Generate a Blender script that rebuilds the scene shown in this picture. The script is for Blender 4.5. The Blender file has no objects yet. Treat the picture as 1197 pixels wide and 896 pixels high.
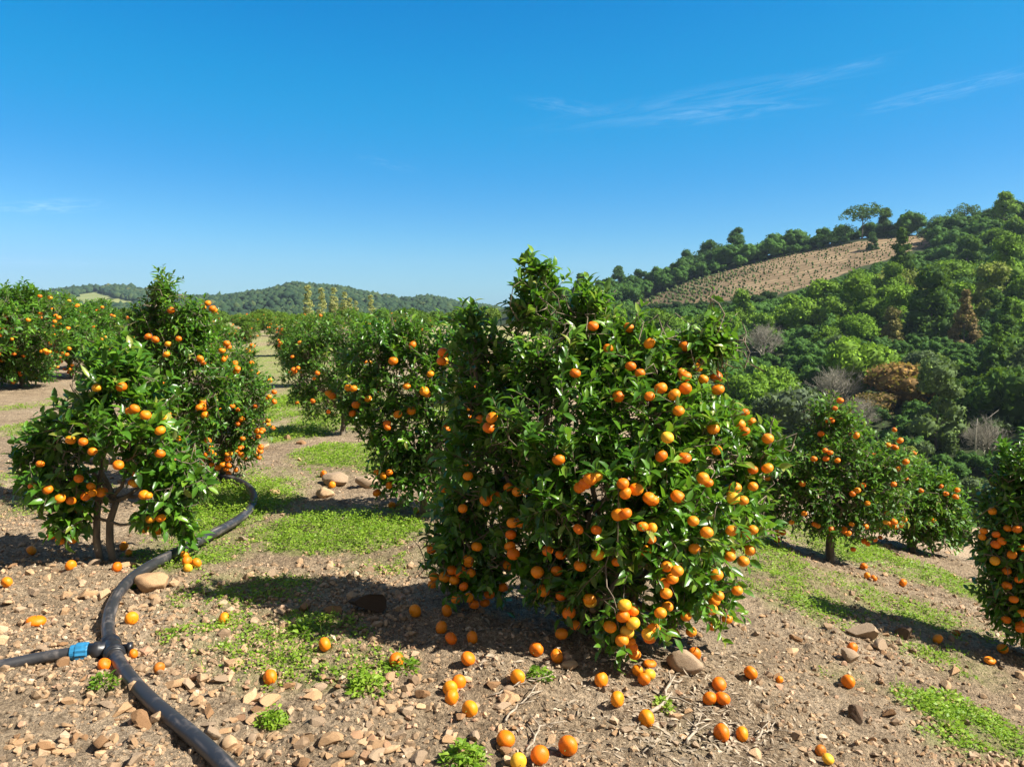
import bpy, math, random
import numpy as np
from mathutils import Vector

R = np.random.default_rng(11)
random.seed(7)
scene = bpy.context.scene
COL = scene.collection
PI = math.pi

# ------------------------------------------------------------------ camera
F = 940.0; CX, CY = 598.5, 448.0; EYE = 1.6
PITCH = math.atan(88.0 / F)
cp, sp = math.cos(PITCH), math.sin(PITCH)
cam_d = bpy.data.cameras.new('camera'); cam = bpy.data.objects.new('camera', cam_d); COL.objects.link(cam)
cam.location = (0, 0, EYE); cam.rotation_euler = (PI / 2 - PITCH, 0, 0)
cam_d.sensor_width = 36; cam_d.lens = 36 * F / 1197.0
cam_d.clip_start = 0.05; cam_d.clip_end = 9000
scene.camera = cam

def ray(px, py):
    u = (px - CX) / F; v = (py - CY) / F
    return np.array([u, cp - v * sp, -sp - v * cp])

def pt(px, py, d):
    r = ray(px, py); r = r * (d / r[1]); r[2] += EYE
    return r

# ------------------------------------------------------------------ noise
def _h(ix, iy, iz, s):
    n = (ix.astype(np.int64) * 374761393 + iy.astype(np.int64) * 668265263 + iz.astype(np.int64) * 1440662683 + s * 69069) & 0xffffffff
    n = ((n ^ (n >> 13)) * 1274126177) & 0xffffffff
    n = ((n ^ (n >> 16)) * 2246822519) & 0xffffffff
    return ((n ^ (n >> 15)) & 0xffffff) / float(0xffffff)

def vnoise(P, s=0):
    P = np.asarray(P, float)
    if P.shape[-1] == 2: P = np.concatenate([P, np.zeros(P.shape[:-1] + (1,))], -1)
    i = np.floor(P).astype(np.int64); f = P - i; f = f * f * (3 - 2 * f)
    x, y, z = i[..., 0], i[..., 1], i[..., 2]; fx, fy, fz = f[..., 0], f[..., 1], f[..., 2]
    def L(a, b, t): return a + (b - a) * t
    a = L(L(_h(x, y, z, s), _h(x + 1, y, z, s), fx), L(_h(x, y + 1, z, s), _h(x + 1, y + 1, z, s), fx), fy)
    b = L(L(_h(x, y, z + 1, s), _h(x + 1, y, z + 1, s), fx), L(_h(x, y + 1, z + 1, s), _h(x + 1, y + 1, z + 1, s), fx), fy)
    return L(a, b, fz) * 2 - 1

def fbm(P, o=4, s=0):
    t = 0; a = 1.0; w = 0
    P = np.asarray(P, float)
    for k in range(o):
        t = t + a * vnoise(P * (2.03 ** k) + k * 17.3, s + k); w += a; a *= 0.5
    return t / w

def nrm(v): return v / np.maximum(np.linalg.norm(v, axis=-1, keepdims=True), 1e-9)
def softplus(x, k=1.0): return np.logaddexp(0, x / k) * k
def sstep(a, b, x):
    t = np.clip((x - a) / (b - a), 0, 1); return t * t * (3 - 2 * t)

# ------------------------------------------------------------------ mesh helper
class MB:
    def __init__(s): s.V = []; s.F = []; s.n = 0; s.T = []
    def add(s, V, Fs, tone=0.5):
        V = np.asarray(V, float).reshape(-1, 3)
        s.V.append(V)
        for f in (Fs if isinstance(Fs, list) else [Fs]):
            s.F.append(np.asarray(f, np.int64) + s.n)
        t = np.asarray(tone, float)
        s.T.append(np.full(len(V), float(t)) if t.ndim == 0 else t.reshape(-1)); s.n += len(V)
    def mesh(s, name, mat, smooth=True):
        V = np.concatenate(s.V); T = np.concatenate(s.T)
        me = bpy.data.meshes.new(name)
        me.vertices.add(len(V)); me.vertices.foreach_set('co', V.astype(np.float32).ravel())
        idx = np.concatenate([f.ravel() for f in s.F]); tot = np.concatenate([np.full(len(f), f.shape[1]) for f in s.F])
        st = np.concatenate([[0], np.cumsum(tot)[:-1]])
        me.loops.add(len(idx)); me.loops.foreach_set('vertex_index', idx.astype(np.int32))
        me.polygons.add(len(tot)); me.polygons.foreach_set('loop_start', st.astype(np.int32)); me.polygons.foreach_set('loop_total', tot.astype(np.int32))
        me.polygons.foreach_set('use_smooth', np.full(len(tot), smooth, bool))
        a = me.attributes.new('tone', 'FLOAT', 'POINT'); a.data.foreach_set('value', T.astype(np.float32))
        me.update(calc_edges=True); me.validate()
        me.materials.append(mat)
        return me

def link(name, me, parent=None, loc=None, label=None, cat=None, group=None, kind=None, color=None):
    o = bpy.data.objects.new(name, me); COL.objects.link(o)
    if parent is not None: o.parent = parent
    if loc is not None: o.location = loc
    if color is not None: o.color = (*color, 1)
    tag(o, label, cat, group, kind)
    return o

def tag(o, label=None, cat=None, group=None, kind=None):
    if label: o['label'] = label
    if cat: o['category'] = cat
    if group: o['group'] = group
    if kind: o['kind'] = kind
    return o

def tube(P, rad, n=6, cap=True):
    P = np.asarray(P, float); m = len(P); rad = np.broadcast_to(np.asarray(rad, float), (m,))
    T = nrm(np.gradient(P, axis=0))
    ref = np.array([0, 0, 1.0]) if abs(T[0][2]) < 0.9 else np.array([1.0, 0, 0])
    U = np.zeros_like(P); u = nrm(np.cross(T[0], ref))
    for i in range(m):
        u = u - T[i] * np.dot(u, T[i]); u = u / max(np.linalg.norm(u), 1e-9); U[i] = u
    W = np.cross(T, U)
    a = np.arange(n) * 2 * PI / n
    V = P[:, None] + rad[:, None, None] * (np.cos(a)[None, :, None] * U[:, None] + np.sin(a)[None, :, None] * W[:, None])
    V = V.reshape(-1, 3)
    i, j = np.meshgrid(np.arange(m - 1), np.arange(n), indexing='ij'); j2 = (j + 1) % n
    Fq = np.stack([i * n + j, i * n + j2, (i + 1) * n + j2, (i + 1) * n + j], -1).reshape(-1, 4)
    out = [Fq]
    if cap: out += [np.arange(n)[::-1][None], (np.arange(n) + (m - 1) * n)[None]]
    return V, out

def ico(sub):
    import bmesh
    bm = bmesh.new(); bmesh.ops.create_icosphere(bm, subdivisions=sub, radius=1.0)
    V = np.array([v.co[:] for v in bm.verts]); Fs = np.array([[v.index for v in f.verts] for f in bm.faces]); bm.free()
    return V, Fs
ICO = {k: ico(k) for k in (1, 2, 3, 4)}

def rotm(n, rng=R, tilt=None):
    """n random rotation matrices; tilt limits leaning away from upright"""
    a = rng.uniform(0, 2 * PI, n)
    if tilt is None:
        q = rng.normal(size=(n, 4)); q /= np.linalg.norm(q, axis=1)[:, None]
        w, x, y, z = q.T
    else:
        t = rng.normal(size=n) * tilt; b = rng.uniform(0, 2 * PI, n)
        ca, sa = np.cos(a), np.sin(a); Z = np.zeros(n); O = np.ones(n)
        Mz = np.stack([ca, -sa, Z, sa, ca, Z, Z, Z, O], -1).reshape(n, 3, 3)
        kx, ky = np.cos(b), np.sin(b); c, s_ = np.cos(t), np.sin(t)
        Mt = np.stack([c + kx * kx * (1 - c), kx * ky * (1 - c), ky * s_, kx * ky * (1 - c), c + ky * ky * (1 - c), -kx * s_, -ky * s_, kx * s_, c], -1).reshape(n, 3, 3)
        return Mt @ Mz
    return np.stack([1 - 2 * (y * y + z * z), 2 * (x * y - z * w), 2 * (x * z + y * w), 2 * (x * y + z * w), 1 - 2 * (x * x + z * z), 2 * (y * z - x * w), 2 * (x * z - y * w), 2 * (y * z + x * w), 1 - 2 * (x * x + y * y)], -1).reshape(n, 3, 3)

# ------------------------------------------------------------------ materials
def mat_new(name):
    m = bpy.data.materials.new(name); m.use_nodes = True
    nt = m.node_tree; nt.nodes.clear()
    return m, nt, nt.nodes.new('ShaderNodeOutputMaterial')

def N(nt, t, **kw):
    n = nt.nodes.new(t)
    for k, v in kw.items():
        if k in n.inputs.keys(): n.inputs[k].default_value = v
        else: setattr(n, k, v)
    return n

def ramp(nt, fac, stops, interp='LINEAR'):
    r = nt.nodes.new('ShaderNodeValToRGB'); r.color_ramp.interpolation = interp
    e = r.color_ramp.elements
    while len(e) < len(stops): e.new(0.5)
    for el, (p, c) in zip(e, stops): el.position = p; el.color = (*c, 1) if len(c) == 3 else c
    nt.links.new(fac, r.inputs[0]); return r

def mixc(nt, fac, a, b, mode='MIX'):
    m = nt.nodes.new('ShaderNodeMix'); m.data_type = 'RGBA'; m.blend_type = mode
    for sock, v in ((m.inputs[0], fac), (m.inputs[6], a), (m.inputs[7], b)):
        if hasattr(v, 'is_linked'): nt.links.new(v, sock)
        elif isinstance(v, (int, float)): sock.default_value = v
        else: sock.default_value = (*v, 1)
    return m.outputs[2]

def math_n(nt, op, a, b=None):
    m = nt.nodes.new('ShaderNodeMath'); m.operation = op
    for s, v in zip(m.inputs, (a, b)):
        if v is None: continue
        if hasattr(v, 'is_linked'): nt.links.new(v, s)
        else: s.default_value = v
    return m.outputs[0]

def attr(nt, name): 
    a = nt.nodes.new('ShaderNodeAttribute'); a.attribute_name = name; return a

def leaf_material(name, stops, rough=0.4, trans=0.3, tcol=(0.12, 0.22, 0.02), under=(0.16, 0.22, 0.10), spec=0.5, objcol=False, noise=0):
    m, nt, out = mat_new(name)
    t = attr(nt, 'tone')
    c = ramp(nt, t.outputs['Fac'], stops).outputs[0]
    if objcol:
        oi = N(nt, 'ShaderNodeObjectInfo'); c = mixc(nt, 1.0, c, oi.outputs['Color'], 'MULTIPLY')
    base = c
    if under is not None:
        g = N(nt, 'ShaderNodeNewGeometry'); base = mixc(nt, math_n(nt, 'MULTIPLY', g.outputs['Backfacing'], 0.45), c, under)
    p = N(nt, 'ShaderNodeBsdfPrincipled', Roughness=rough); p.inputs['Specular IOR Level'].default_value = spec
    nt.links.new(base, p.inputs['Base Color'])
    tr = N(nt, 'ShaderNodeBsdfTranslucent')
    tc = mixc(nt, 0.55, c, tcol); nt.links.new(tc, tr.inputs['Color'])
    mx = N(nt, 'ShaderNodeMixShader'); mx.inputs[0].default_value = trans
    nt.links.new(p.outputs[0], mx.inputs[1]); nt.links.new(tr.outputs[0], mx.inputs[2])
    nt.links.new(mx.outputs[0], out.inputs[0])
    return m

CITRUS_STOPS = [(0.0, (0.032, 0.100, 0.010)), (0.45, (0.070, 0.195, 0.015)), (0.75, (0.128, 0.285, 0.020)), (0.93, (0.22, 0.37, 0.035)), (1.0, (0.30, 0.33, 0.06))]
M_LEAF = leaf_material('citrus_leaf', CITRUS_STOPS, rough=0.33, trans=0.40, tcol=(0.17, 0.36, 0.012), spec=0.6)
M_LEAF_FAR = leaf_material('citrus_leaf_far', CITRUS_STOPS, rough=0.48, trans=0.38, tcol=(0.16, 0.32, 0.015), objcol=True)
M_WOODS = leaf_material('woodland_leaf', [(0.0, (0.40, 0.42, 0.42)), (0.5, (0.95, 0.95, 0.9)), (1.0, (1.75, 1.65, 1.2))], rough=0.7, trans=0.30, tcol=(0.16, 0.26, 0.010), under=None, spec=0.08, objcol=True)
M_GRASS = leaf_material('clover_grass', [(0.0, (0.08, 0.18, 0.014)), (0.5, (0.205, 0.34, 0.028)), (0.85, (0.31, 0.43, 0.05)), (1.0, (0.42, 0.46, 0.12))], rough=0.5, trans=0.40, tcol=(0.32, 0.52, 0.02), under=None, spec=0.3)
M_FARWOODS = leaf_material('distant_woodland_leaf', [(0.0, (0.018, 0.040, 0.020)), (0.5, (0.035, 0.068, 0.026)), (0.85, (0.065, 0.095, 0.032)), (1.0, (0.10, 0.11, 0.04))], rough=0.8, trans=0.1, under=None, spec=0.1)
M_FIELDPLANT = leaf_material('sapling_leaf', [(0.0, (0.05, 0.09, 0.02)), (1.0, (0.10, 0.15, 0.03))], rough=0.6, trans=0.2, under=None, spec=0.2)

def bark_material(name, a, b, scale=30):
    m, nt, out = mat_new(name)
    tc = N(nt, 'ShaderNodeTexCoord'); mp = N(nt, 'ShaderNodeMapping'); mp.inputs['Scale'].default_value = (1, 1, 0.25)
    nt.links.new(tc.outputs['Object'], mp.inputs[0])
    n = N(nt, 'ShaderNodeTexNoise', Scale=scale, Detail=6.0); nt.links.new(mp.outputs[0], n.inputs['Vector'])
    r = ramp(nt, n.outputs['Fac'], [(0.3, a), (0.7, b)])
    p = N(nt, 'ShaderNodeBsdfPrincipled', Roughness=0.85); nt.links.new(r.outputs[0], p.inputs['Base Color'])
    bp = N(nt, 'ShaderNodeBump', Strength=0.6, Distance=0.01); nt.links.new(n.outputs['Fac'], bp.inputs['Height']); nt.links.new(bp.outputs[0], p.inputs['Normal'])
    nt.links.new(p.outputs[0], out.inputs[0]); return m
M_BARK = bark_material('citrus_bark', (0.085, 0.066, 0.045), (0.24, 0.19, 0.13))
M_WBARK = bark_material('woodland_bark', (0.06, 0.05, 0.04), (0.20, 0.17, 0.14), 4)
M_TWIG = bark_material('dry_wood', (0.22, 0.17, 0.12), (0.42, 0.35, 0.26), 60)

def orange_material():
    m, nt, out = mat_new('orange_peel')
    t = attr(nt, 'tone'); oi = N(nt, 'ShaderNodeObjectInfo'); tc = N(nt, 'ShaderNodeTexCoord')
    n1 = N(nt, 'ShaderNodeTexNoise', Scale=18.0, Detail=3.0); nt.links.new(tc.outputs['Object'], n1.inputs['Vector'])
    skin = mixc(nt, math_n(nt, 'MULTIPLY', n1.outputs['Fac'], 0.25), oi.outputs['Color'], (0.76, 0.24, 0.008))
    c = mixc(nt, t.outputs['Fac'], skin, (0.10, 0.16, 0.03))
    p = N(nt, 'ShaderNodeBsdfPrincipled', Roughness=0.46); p.inputs['Specular IOR Level'].default_value = 0.32
    p.inputs['Subsurface Weight'].default_value = 0.12; p.inputs['Subsurface Radius'].default_value = (0.01, 0.004, 0.001); p.inputs['Subsurface Scale'].default_value = 0.6
    nt.links.new(c, p.inputs['Base Color'])
    v = N(nt, 'ShaderNodeTexVoronoi', Scale=420.0); nt.links.new(tc.outputs['Object'], v.inputs['Vector'])
    bp = N(nt, 'ShaderNodeBump', Strength=0.35, Distance=0.0012); nt.links.new(v.outputs['Distance'], bp.inputs['Height']); nt.links.new(bp.outputs[0], p.inputs['Normal'])
    nt.links.new(p.outputs[0], out.inputs[0]); return m
M_ORANGE = orange_material()

def rock_material():
    m, nt, out = mat_new('rock')
    t = attr(nt, 'tone'); oi = N(nt, 'ShaderNodeObjectInfo'); tc = N(nt, 'ShaderNodeTexCoord')
    n1 = N(nt, 'ShaderNodeTexNoise', Scale=26.0, Detail=8.0, Roughness=0.65); nt.links.new(tc.outputs['Object'], n1.inputs['Vector'])
    n2 = N(nt, 'ShaderNodeTexNoise', Scale=180.0, Detail=3.0); nt.links.new(tc.outputs['Object'], n2.inputs['Vector'])
    tint = ramp(nt, t.outputs['Fac'], [(0.0, (0.45, 0.36, 0.28)), (0.25, (0.62, 0.50, 0.38)), (0.5, (0.80, 0.62, 0.45)), (0.7, (0.80, 0.70, 0.58)), (0.85, (0.86, 0.60, 0.48)), (1.0, (1.0, 0.93, 0.82))])
    c = mixc(nt, 1.0, tint.outputs[0], oi.outputs['Color'], 'MULTIPLY')
    c = mixc(nt, 1.0, c, ramp(nt, n1.outputs['Fac'], [(0.25, (0.5, 0.46, 0.42)), (0.75, (1.15, 1.12, 1.08))]).outputs[0], 'MULTIPLY')
    c = mixc(nt, 0.5, c, ramp(nt, n2.outputs['Fac'], [(0.3, (0.6, 0.6, 0.6)), (0.7, (1.1, 1.1, 1.1))]).outputs[0], 'MULTIPLY')
    p = N(nt, 'ShaderNodeBsdfPrincipled', Roughness=0.85); p.inputs['Specular IOR Level'].default_value = 0.25
    nt.links.new(c, p.inputs['Base Color'])
    bp = N(nt, 'ShaderNodeBump', Strength=0.7, Distance=0.006); nt.links.new(n1.outputs['Fac'], bp.inputs['Height']); nt.links.new(bp.outputs[0], p.inputs['Normal'])
    nt.links.new(p.outputs[0], out.inputs[0]); return m
M_ROCK = rock_material()

def plain(name, col, rough=0.5, spec=0.5, nscale=None, var=0.3):
    m, nt, out = mat_new(name)
    p = N(nt, 'ShaderNodeBsdfPrincipled', Roughness=rough); p.inputs['Specular IOR Level'].default_value = spec
    p.inputs['Base Color'].default_value = (*col, 1)
    if nscale:
        tc = N(nt, 'ShaderNodeTexCoord'); n = N(nt, 'ShaderNodeTexNoise', Scale=nscale, Detail=6.0); nt.links.new(tc.outputs['Object'], n.inputs['Vector'])
        lo = tuple(c * (1 - var) for c in col); hi = tuple(min(1, c * (1 + var) + 0.02 * var) for c in col)
        nt.links.new(ramp(nt, n.outputs['Fac'], [(0.3, lo), (0.7, hi)]).outputs[0], p.inputs['Base Color'])
    nt.links.new(p.outputs[0], out.inputs[0]); return m

def pipe_material():
    m, nt, out = mat_new('black_polyethylene')
    tc = N(nt, 'ShaderNodeTexCoord')
    n = N(nt, 'ShaderNodeTexNoise', Scale=9.0, Detail=8.0, Roughness=0.7); nt.links.new(tc.outputs['Object'], n.inputs['Vector'])
    n2 = N(nt, 'ShaderNodeTexNoise', Scale=55.0, Detail=4.0); nt.links.new(tc.outputs['Object'], n2.inputs['Vector'])
    dust = math_n(nt, 'MULTIPLY', ramp(nt, n.outputs['Fac'], [(0.52, (0, 0, 0)), (0.72, (1, 1, 1))]).outputs[0], n2.outputs['Fac'])
    t = attr(nt, 'tone')
    dust = math_n(nt, 'ADD', math_n(nt, 'MULTIPLY', dust, 0.7), math_n(nt, 'MULTIPLY', t.outputs['Fac'], 0.8))
    c = mixc(nt, dust, (0.024, 0.025, 0.028), (0.32, 0.27, 0.24))
    p = N(nt, 'ShaderNodeBsdfPrincipled', Roughness=0.34); nt.links.new(c, p.inputs['Base Color'])
    rr = math_n(nt, 'ADD', math_n(nt, 'MULTIPLY', dust, 0.4), 0.42); nt.links.new(rr, p.inputs['Roughness'])
    bp = N(nt, 'ShaderNodeBump', Strength=0.15, Distance=0.003); nt.links.new(n2.outputs['Fac'], bp.inputs['Height']); nt.links.new(bp.outputs[0], p.inputs['Normal'])
    nt.links.new(p.outputs[0], out.inputs[0]); return m
M_PIPE = pipe_material()
M_BLUE = plain('blue_plastic', (0.02, 0.17, 0.33), 0.4, 0.5, 40, 0.25)
M_FIT = plain('black_fitting_plastic', (0.012, 0.012, 0.014), 0.38, 0.5, 30, 0.4)
M_LITTER = plain('dry_litter', (0.30, 0.24, 0.17), 0.9, 0.2, 14, 0.6)

def soil_material():
    m, nt, out = mat_new('stony_soil')
    tc = N(nt, 'ShaderNodeTexCoord'); P = tc.outputs['Object']
    def noise(sc, det=6.0, ro=0.6):
        n = N(nt, 'ShaderNodeTexNoise', Scale=sc, Detail=det, Roughness=ro); nt.links.new(P, n.inputs['Vector']); return n.outputs['Fac']
    a, b, c_, f = noise(0.9), noise(6.0), noise(40.0, 8.0, 0.7), noise(170.0, 4.0, 0.7)
    base = ramp(nt, a, [(0.3, (0.34, 0.255, 0.17)), (0.55, (0.45, 0.35, 0.24)), (0.75, (0.54, 0.43, 0.315))]).outputs[0]
    base = mixc(nt, 0.8, base, ramp(nt, b, [(0.3, (0.62, 0.58, 0.54)), (0.6, (1.05, 1.03, 1.0))]).outputs[0], 'MULTIPLY')
    base = mixc(nt, 0.9, base, ramp(nt, c_, [(0.36, (0.36, 0.33, 0.30)), (0.5, (0.95, 0.95, 0.95)), (0.66, (1.4, 1.38, 1.35))]).outputs[0], 'MULTIPLY')
    base = mixc(nt, 0.7, base, ramp(nt, f, [(0.35, (0.5, 0.5, 0.5)), (0.65, (1.25, 1.25, 1.25))]).outputs[0], 'MULTIPLY')
    # grit: pale and dark crumbs
    v = N(nt, 'ShaderNodeTexVoronoi', Scale=85.0); nt.links.new(P, v.inputs['Vector'])
    grit = ramp(nt, v.outputs['Color'], [(0.0, (0.6, 0.58, 0.55)), (0.6, (1.0, 1.0, 1.0)), (0.9, (1.35, 1.3, 1.25))]).outputs[0]
    base = mixc(nt, 0.6, base, grit, 'MULTIPLY')
    g = attr(nt, 'tone')                    # where low turf and moss grow
    gm = math_n(nt, 'MULTIPLY', g.outputs['Fac'], ramp(nt, noise(9.0, 6.0, 0.7), [(0.34, (0, 0, 0)), (0.58, (1, 1, 1))]).outputs[0])
    gcol = ramp(nt, noise(25.0), [(0.3, (0.12, 0.19, 0.03)), (0.7, (0.27, 0.38, 0.055))]).outputs[0]
    col = mixc(nt, gm, base, gcol)
    p = N(nt, 'ShaderNodeBsdfPrincipled', Roughness=0.95); p.inputs['Specular IOR Level'].default_value = 0.15
    nt.links.new(col, p.inputs['Base Color'])
    hsum = math_n(nt, 'ADD', math_n(nt, 'MULTIPLY', c_, 0.03), math_n(nt, 'ADD', math_n(nt, 'MULTIPLY', f, 0.008), math_n(nt, 'MULTIPLY', v.outputs['Distance'], 0.006)))
    bp = N(nt, 'ShaderNodeBump', Strength=1.0, Distance=1.0); nt.links.new(math_n(nt, 'MULTIPLY', hsum, 1.6), bp.inputs['Height']); nt.links.new(bp.outputs[0], p.inputs['Normal'])
    nt.links.new(p.outputs[0], out.inputs[0]); return m
M_SOIL = soil_material()

def hillside_material():
    m, nt, out = mat_new('hillside_earth')
    tc = N(nt, 'ShaderNodeTexCoord'); P = tc.outputs['Object']
    n = N(nt, 'ShaderNodeTexNoise', Scale=0.06, Detail=8.0, Roughness=0.7); nt.links.new(P, n.inputs['Vector'])
    n2 = N(nt, 'ShaderNodeTexNoise', Scale=0.5, Detail=6.0, Roughness=0.7); nt.links.new(P, n2.inputs['Vector'])
    straw = ramp(nt, n.outputs['Fac'], [(0.36, (0.13, 0.095, 0.055)), (0.5, (0.26, 0.19, 0.11)), (0.66, (0.36, 0.275, 0.165))]).outputs[0]
    straw = mixc(nt, 0.8, straw, ramp(nt, n2.outputs['Fac'], [(0.3, (0.6, 0.55, 0.5)), (0.7, (1.15, 1.12, 1.1))]).outputs[0], 'MULTIPLY')
    sx = N(nt, 'ShaderNodeSeparateXYZ'); nt.links.new(P, sx.inputs[0])
    n3 = N(nt, 'ShaderNodeTexNoise', Scale=0.12, Detail=4.0); nt.links.new(P, n3.inputs['Vector'])
    row = math_n(nt, 'ADD', math_n(nt, 'SUBTRACT', sx.outputs[1], math_n(nt, 'MULTIPLY', sx.outputs[0], .10)), math_n(nt, 'MULTIPLY', n3.outputs['Fac'], 3.0))
    fur = math_n(nt, 'SINE', math_n(nt, 'MULTIPLY', row, 2 * PI / 5.2))
    straw = mixc(nt, math_n(nt, 'MULTIPLY', math_n(nt, 'MAXIMUM', fur, 0.0), .75), straw, (0.12, 0.085, 0.05))
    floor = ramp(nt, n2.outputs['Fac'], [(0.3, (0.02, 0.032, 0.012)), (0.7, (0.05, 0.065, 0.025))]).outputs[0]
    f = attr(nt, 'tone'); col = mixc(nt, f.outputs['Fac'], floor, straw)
    p = N(nt, 'ShaderNodeBsdfPrincipled', Roughness=0.95); p.inputs['Specular IOR Level'].default_value = 0.1
    nt.links.new(col, p.inputs['Base Color']); nt.links.new(p.outputs[0], out.inputs[0]); return m
M_HILL = hillside_material()

# ------------------------------------------------------------------ ground
def h_base(x, y):
    x = np.asarray(x, float); y = np.asarray(y, float)
    z = -0.215 * softplus(np.minimum(x, 12) - 0.45, 0.30)
    a, b = x - 1.6, y - 9.4
    k = 1.2
    s = -np.logaddexp(-a / k, -b / k) * k
    v = 0.62 * softplus(s, 0.8)
    z = z - 27 * (1 - np.exp(-v / 27))
    far = sstep(60, 300, y)
    return z - far * 9

def h_fine(x, y):
    P = np.stack([x, y], -1); d = np.hypot(x, y)
    near = np.exp(-np.maximum(d - 6, 0) / 8)
    return 0.045 * fbm(P * 0.7, 3, 3) + 0.036 * near * fbm(P * 3.1, 4, 5) + near * 0.030 * np.maximum(fbm(P * 11, 3, 9), -0.2) + near * 0.010 * fbm(P * 38, 2, 12)

def h_ground(x, y):
    x = np.asarray(x, float); y = np.asarray(y, float)
    return h_base(x, y) + h_fine(x, y)

def ground_hit(px, py):
    r = ray(px, py); lo, hi = 0.5, 200.0
    ts = np.geomspace(0.8, 160, 900); X = r[0] * ts; Y = r[1] * ts; Z = EYE + r[2] * ts
    below = np.where(Z < h_ground(X, Y))[0]
    t = ts[below[0]] if len(below) else ts[-1]
    lo = ts[max(below[0] - 1, 0)] if len(below) else t; hi = t
    for _ in range(25):
        m = (lo + hi) / 2
        if EYE + r[2] * m < float(h_ground(r[0] * m, r[1] * m)): hi = m
        else: lo = m
    return np.array([r[0] * hi, r[1] * hi, float(h_ground(r[0] * hi, r[1] * hi))])

# pixel ellipses where low green stuff grows: px, py, half width, half height, strength
PATCH = [(390, 624, 105, 22, 1.5), (260, 592, 78, 32, 1.4), (400, 620, 60, 14, 1.6), (225, 640, 70, 26, .8), (330, 600, 60, 16, .45), (400, 532, 60, 14, 1.0), (450, 545, 40, 12, .7), (350, 505, 40, 10, .8), (345, 470, 40, 14, .9), (450, 660, 60, 14, .35),
         (330, 560, 70, 14, .42), (430, 600, 80, 10, .4), (60, 585, 60, 18, .55), (60, 500, 70, 9, .5), (120, 462, 40, 6, .5), (20, 475, 40, 6, .35), (20, 560, 40, 12, .4), (330, 760, 115, 48, .52), (250, 735, 60, 30, .42), (380, 790, 55, 20, .6), (300, 690, 90, 26, .38), (440, 770, 50, 20, .4),
         (930, 690, 74, 32, .62), (900, 650, 54, 20, .68), (985, 640, 70, 16, .9), (1080, 672, 60, 12, .95), (1130, 690, 40, 12, .8), (1000, 690, 70, 18, .55), (1060, 715, 95, 20, .52), (1100, 770, 70, 20, .4), (1095, 832, 42, 22, .8), (1150, 850, 50, 28, .52), (1120, 870, 55, 22, .5), (985, 790, 40, 14, .3),
         (310, 425, 22, 6, .8), (300, 412, 18, 4, .8), (350, 455, 26, 6, .9), (800, 860, 60, 20, .08), (420, 800, 18, 8, .9), (545, 886, 26, 8, .9), (318, 843, 18, 8, .7), (205, 710, 30, 10, .3), (540, 650, 60, 20, .5), (660, 640, 40, 14, .6)]
PW = []
def g_of(x, y):
    m = np.zeros(np.shape(x))
    for cx, cy, rx, ry, s in PW:
        q = ((x - cx) / rx) ** 2 + ((y - cy) / ry) ** 2
        m = np.maximum(m, s * np.clip(1.15 - .75 * q, 0, 1))
    far = sstep(7, 12, y) * (0.45 + 0.9 * fbm(np.stack([x * 0.5, y * 0.22], -1), 3, 31))
    lane = x + 4.2 + .38 * (y - 15.8)
    m = np.maximum(m, np.clip(far + .25, 0, 1) * np.exp(-(lane / 2.4) ** 2) * sstep(9.5, 12, y) * (x < 3))
    m = np.maximum(m, np.clip(far, 0, .8) * sstep(24, 40, y) * (x < 3))
    m = np.where(y > 85, .95, m)
    n = fbm(np.stack([x, y], -1) * 2.2, 4, 41)
    return np.clip(m * (1.0 + 0.9 * n), 0, 1)
for (px, py, hw, hh, s) in PATCH:
    c = ground_hit(px, py); c2 = ground_hit(px, py - hh); c3 = ground_hit(px, py + hh)
    PW.append((c[0], (c2[1] + c3[1]) / 2, hw / F * c[1], max(abs(c2[1] - c3[1]) / 2, 0.05), s))

def build_ground():
    ds = np.concatenate([[0.25, 0.6, 0.9, 1.2, 1.45], np.geomspace(1.6, 10, 420), np.geomspace(10.2, 60, 120), np.geomspace(62, 1350, 36)])
    a_f = np.linspace(-0.80, 0.80, 760); a_b = np.linspace(0.80, 2 * PI - 0.80, 40)[1:-1]
    ang = np.concatenate([a_f, a_b]); n = len(ang); m = len(ds)
    D, A = np.meshgrid(ds, ang, indexing='ij')
    X = D * np.sin(A); Y = D * np.cos(A)
    Z = h_ground(X, Y)
    V = np.stack([X, Y, Z], -1).reshape(-1, 3)
    V = np.vstack([V, [[0, 0, float(h_ground(0., 0.))]]])
    i, j = np.meshgrid(np.arange(m - 1), np.arange(n), indexing='ij'); j2 = (j + 1) % n
    q = np.stack([i * n + j, i * n + j2, (i + 1) * n + j2, (i + 1) * n + j], -1).reshape(-1, 4)[:, ::-1]
    t = np.stack([np.full(n, m * n), (np.arange(n) + 1) % n, np.arange(n)], -1)[:, ::-1]
    mb = MB(); g = g_of(X, Y).reshape(-1); mb.add(V, [q, t], np.concatenate([g, [0]]))
    me = mb.mesh('ground', M_SOIL)
    link('ground', me, kind='structure')
build_ground()

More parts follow.
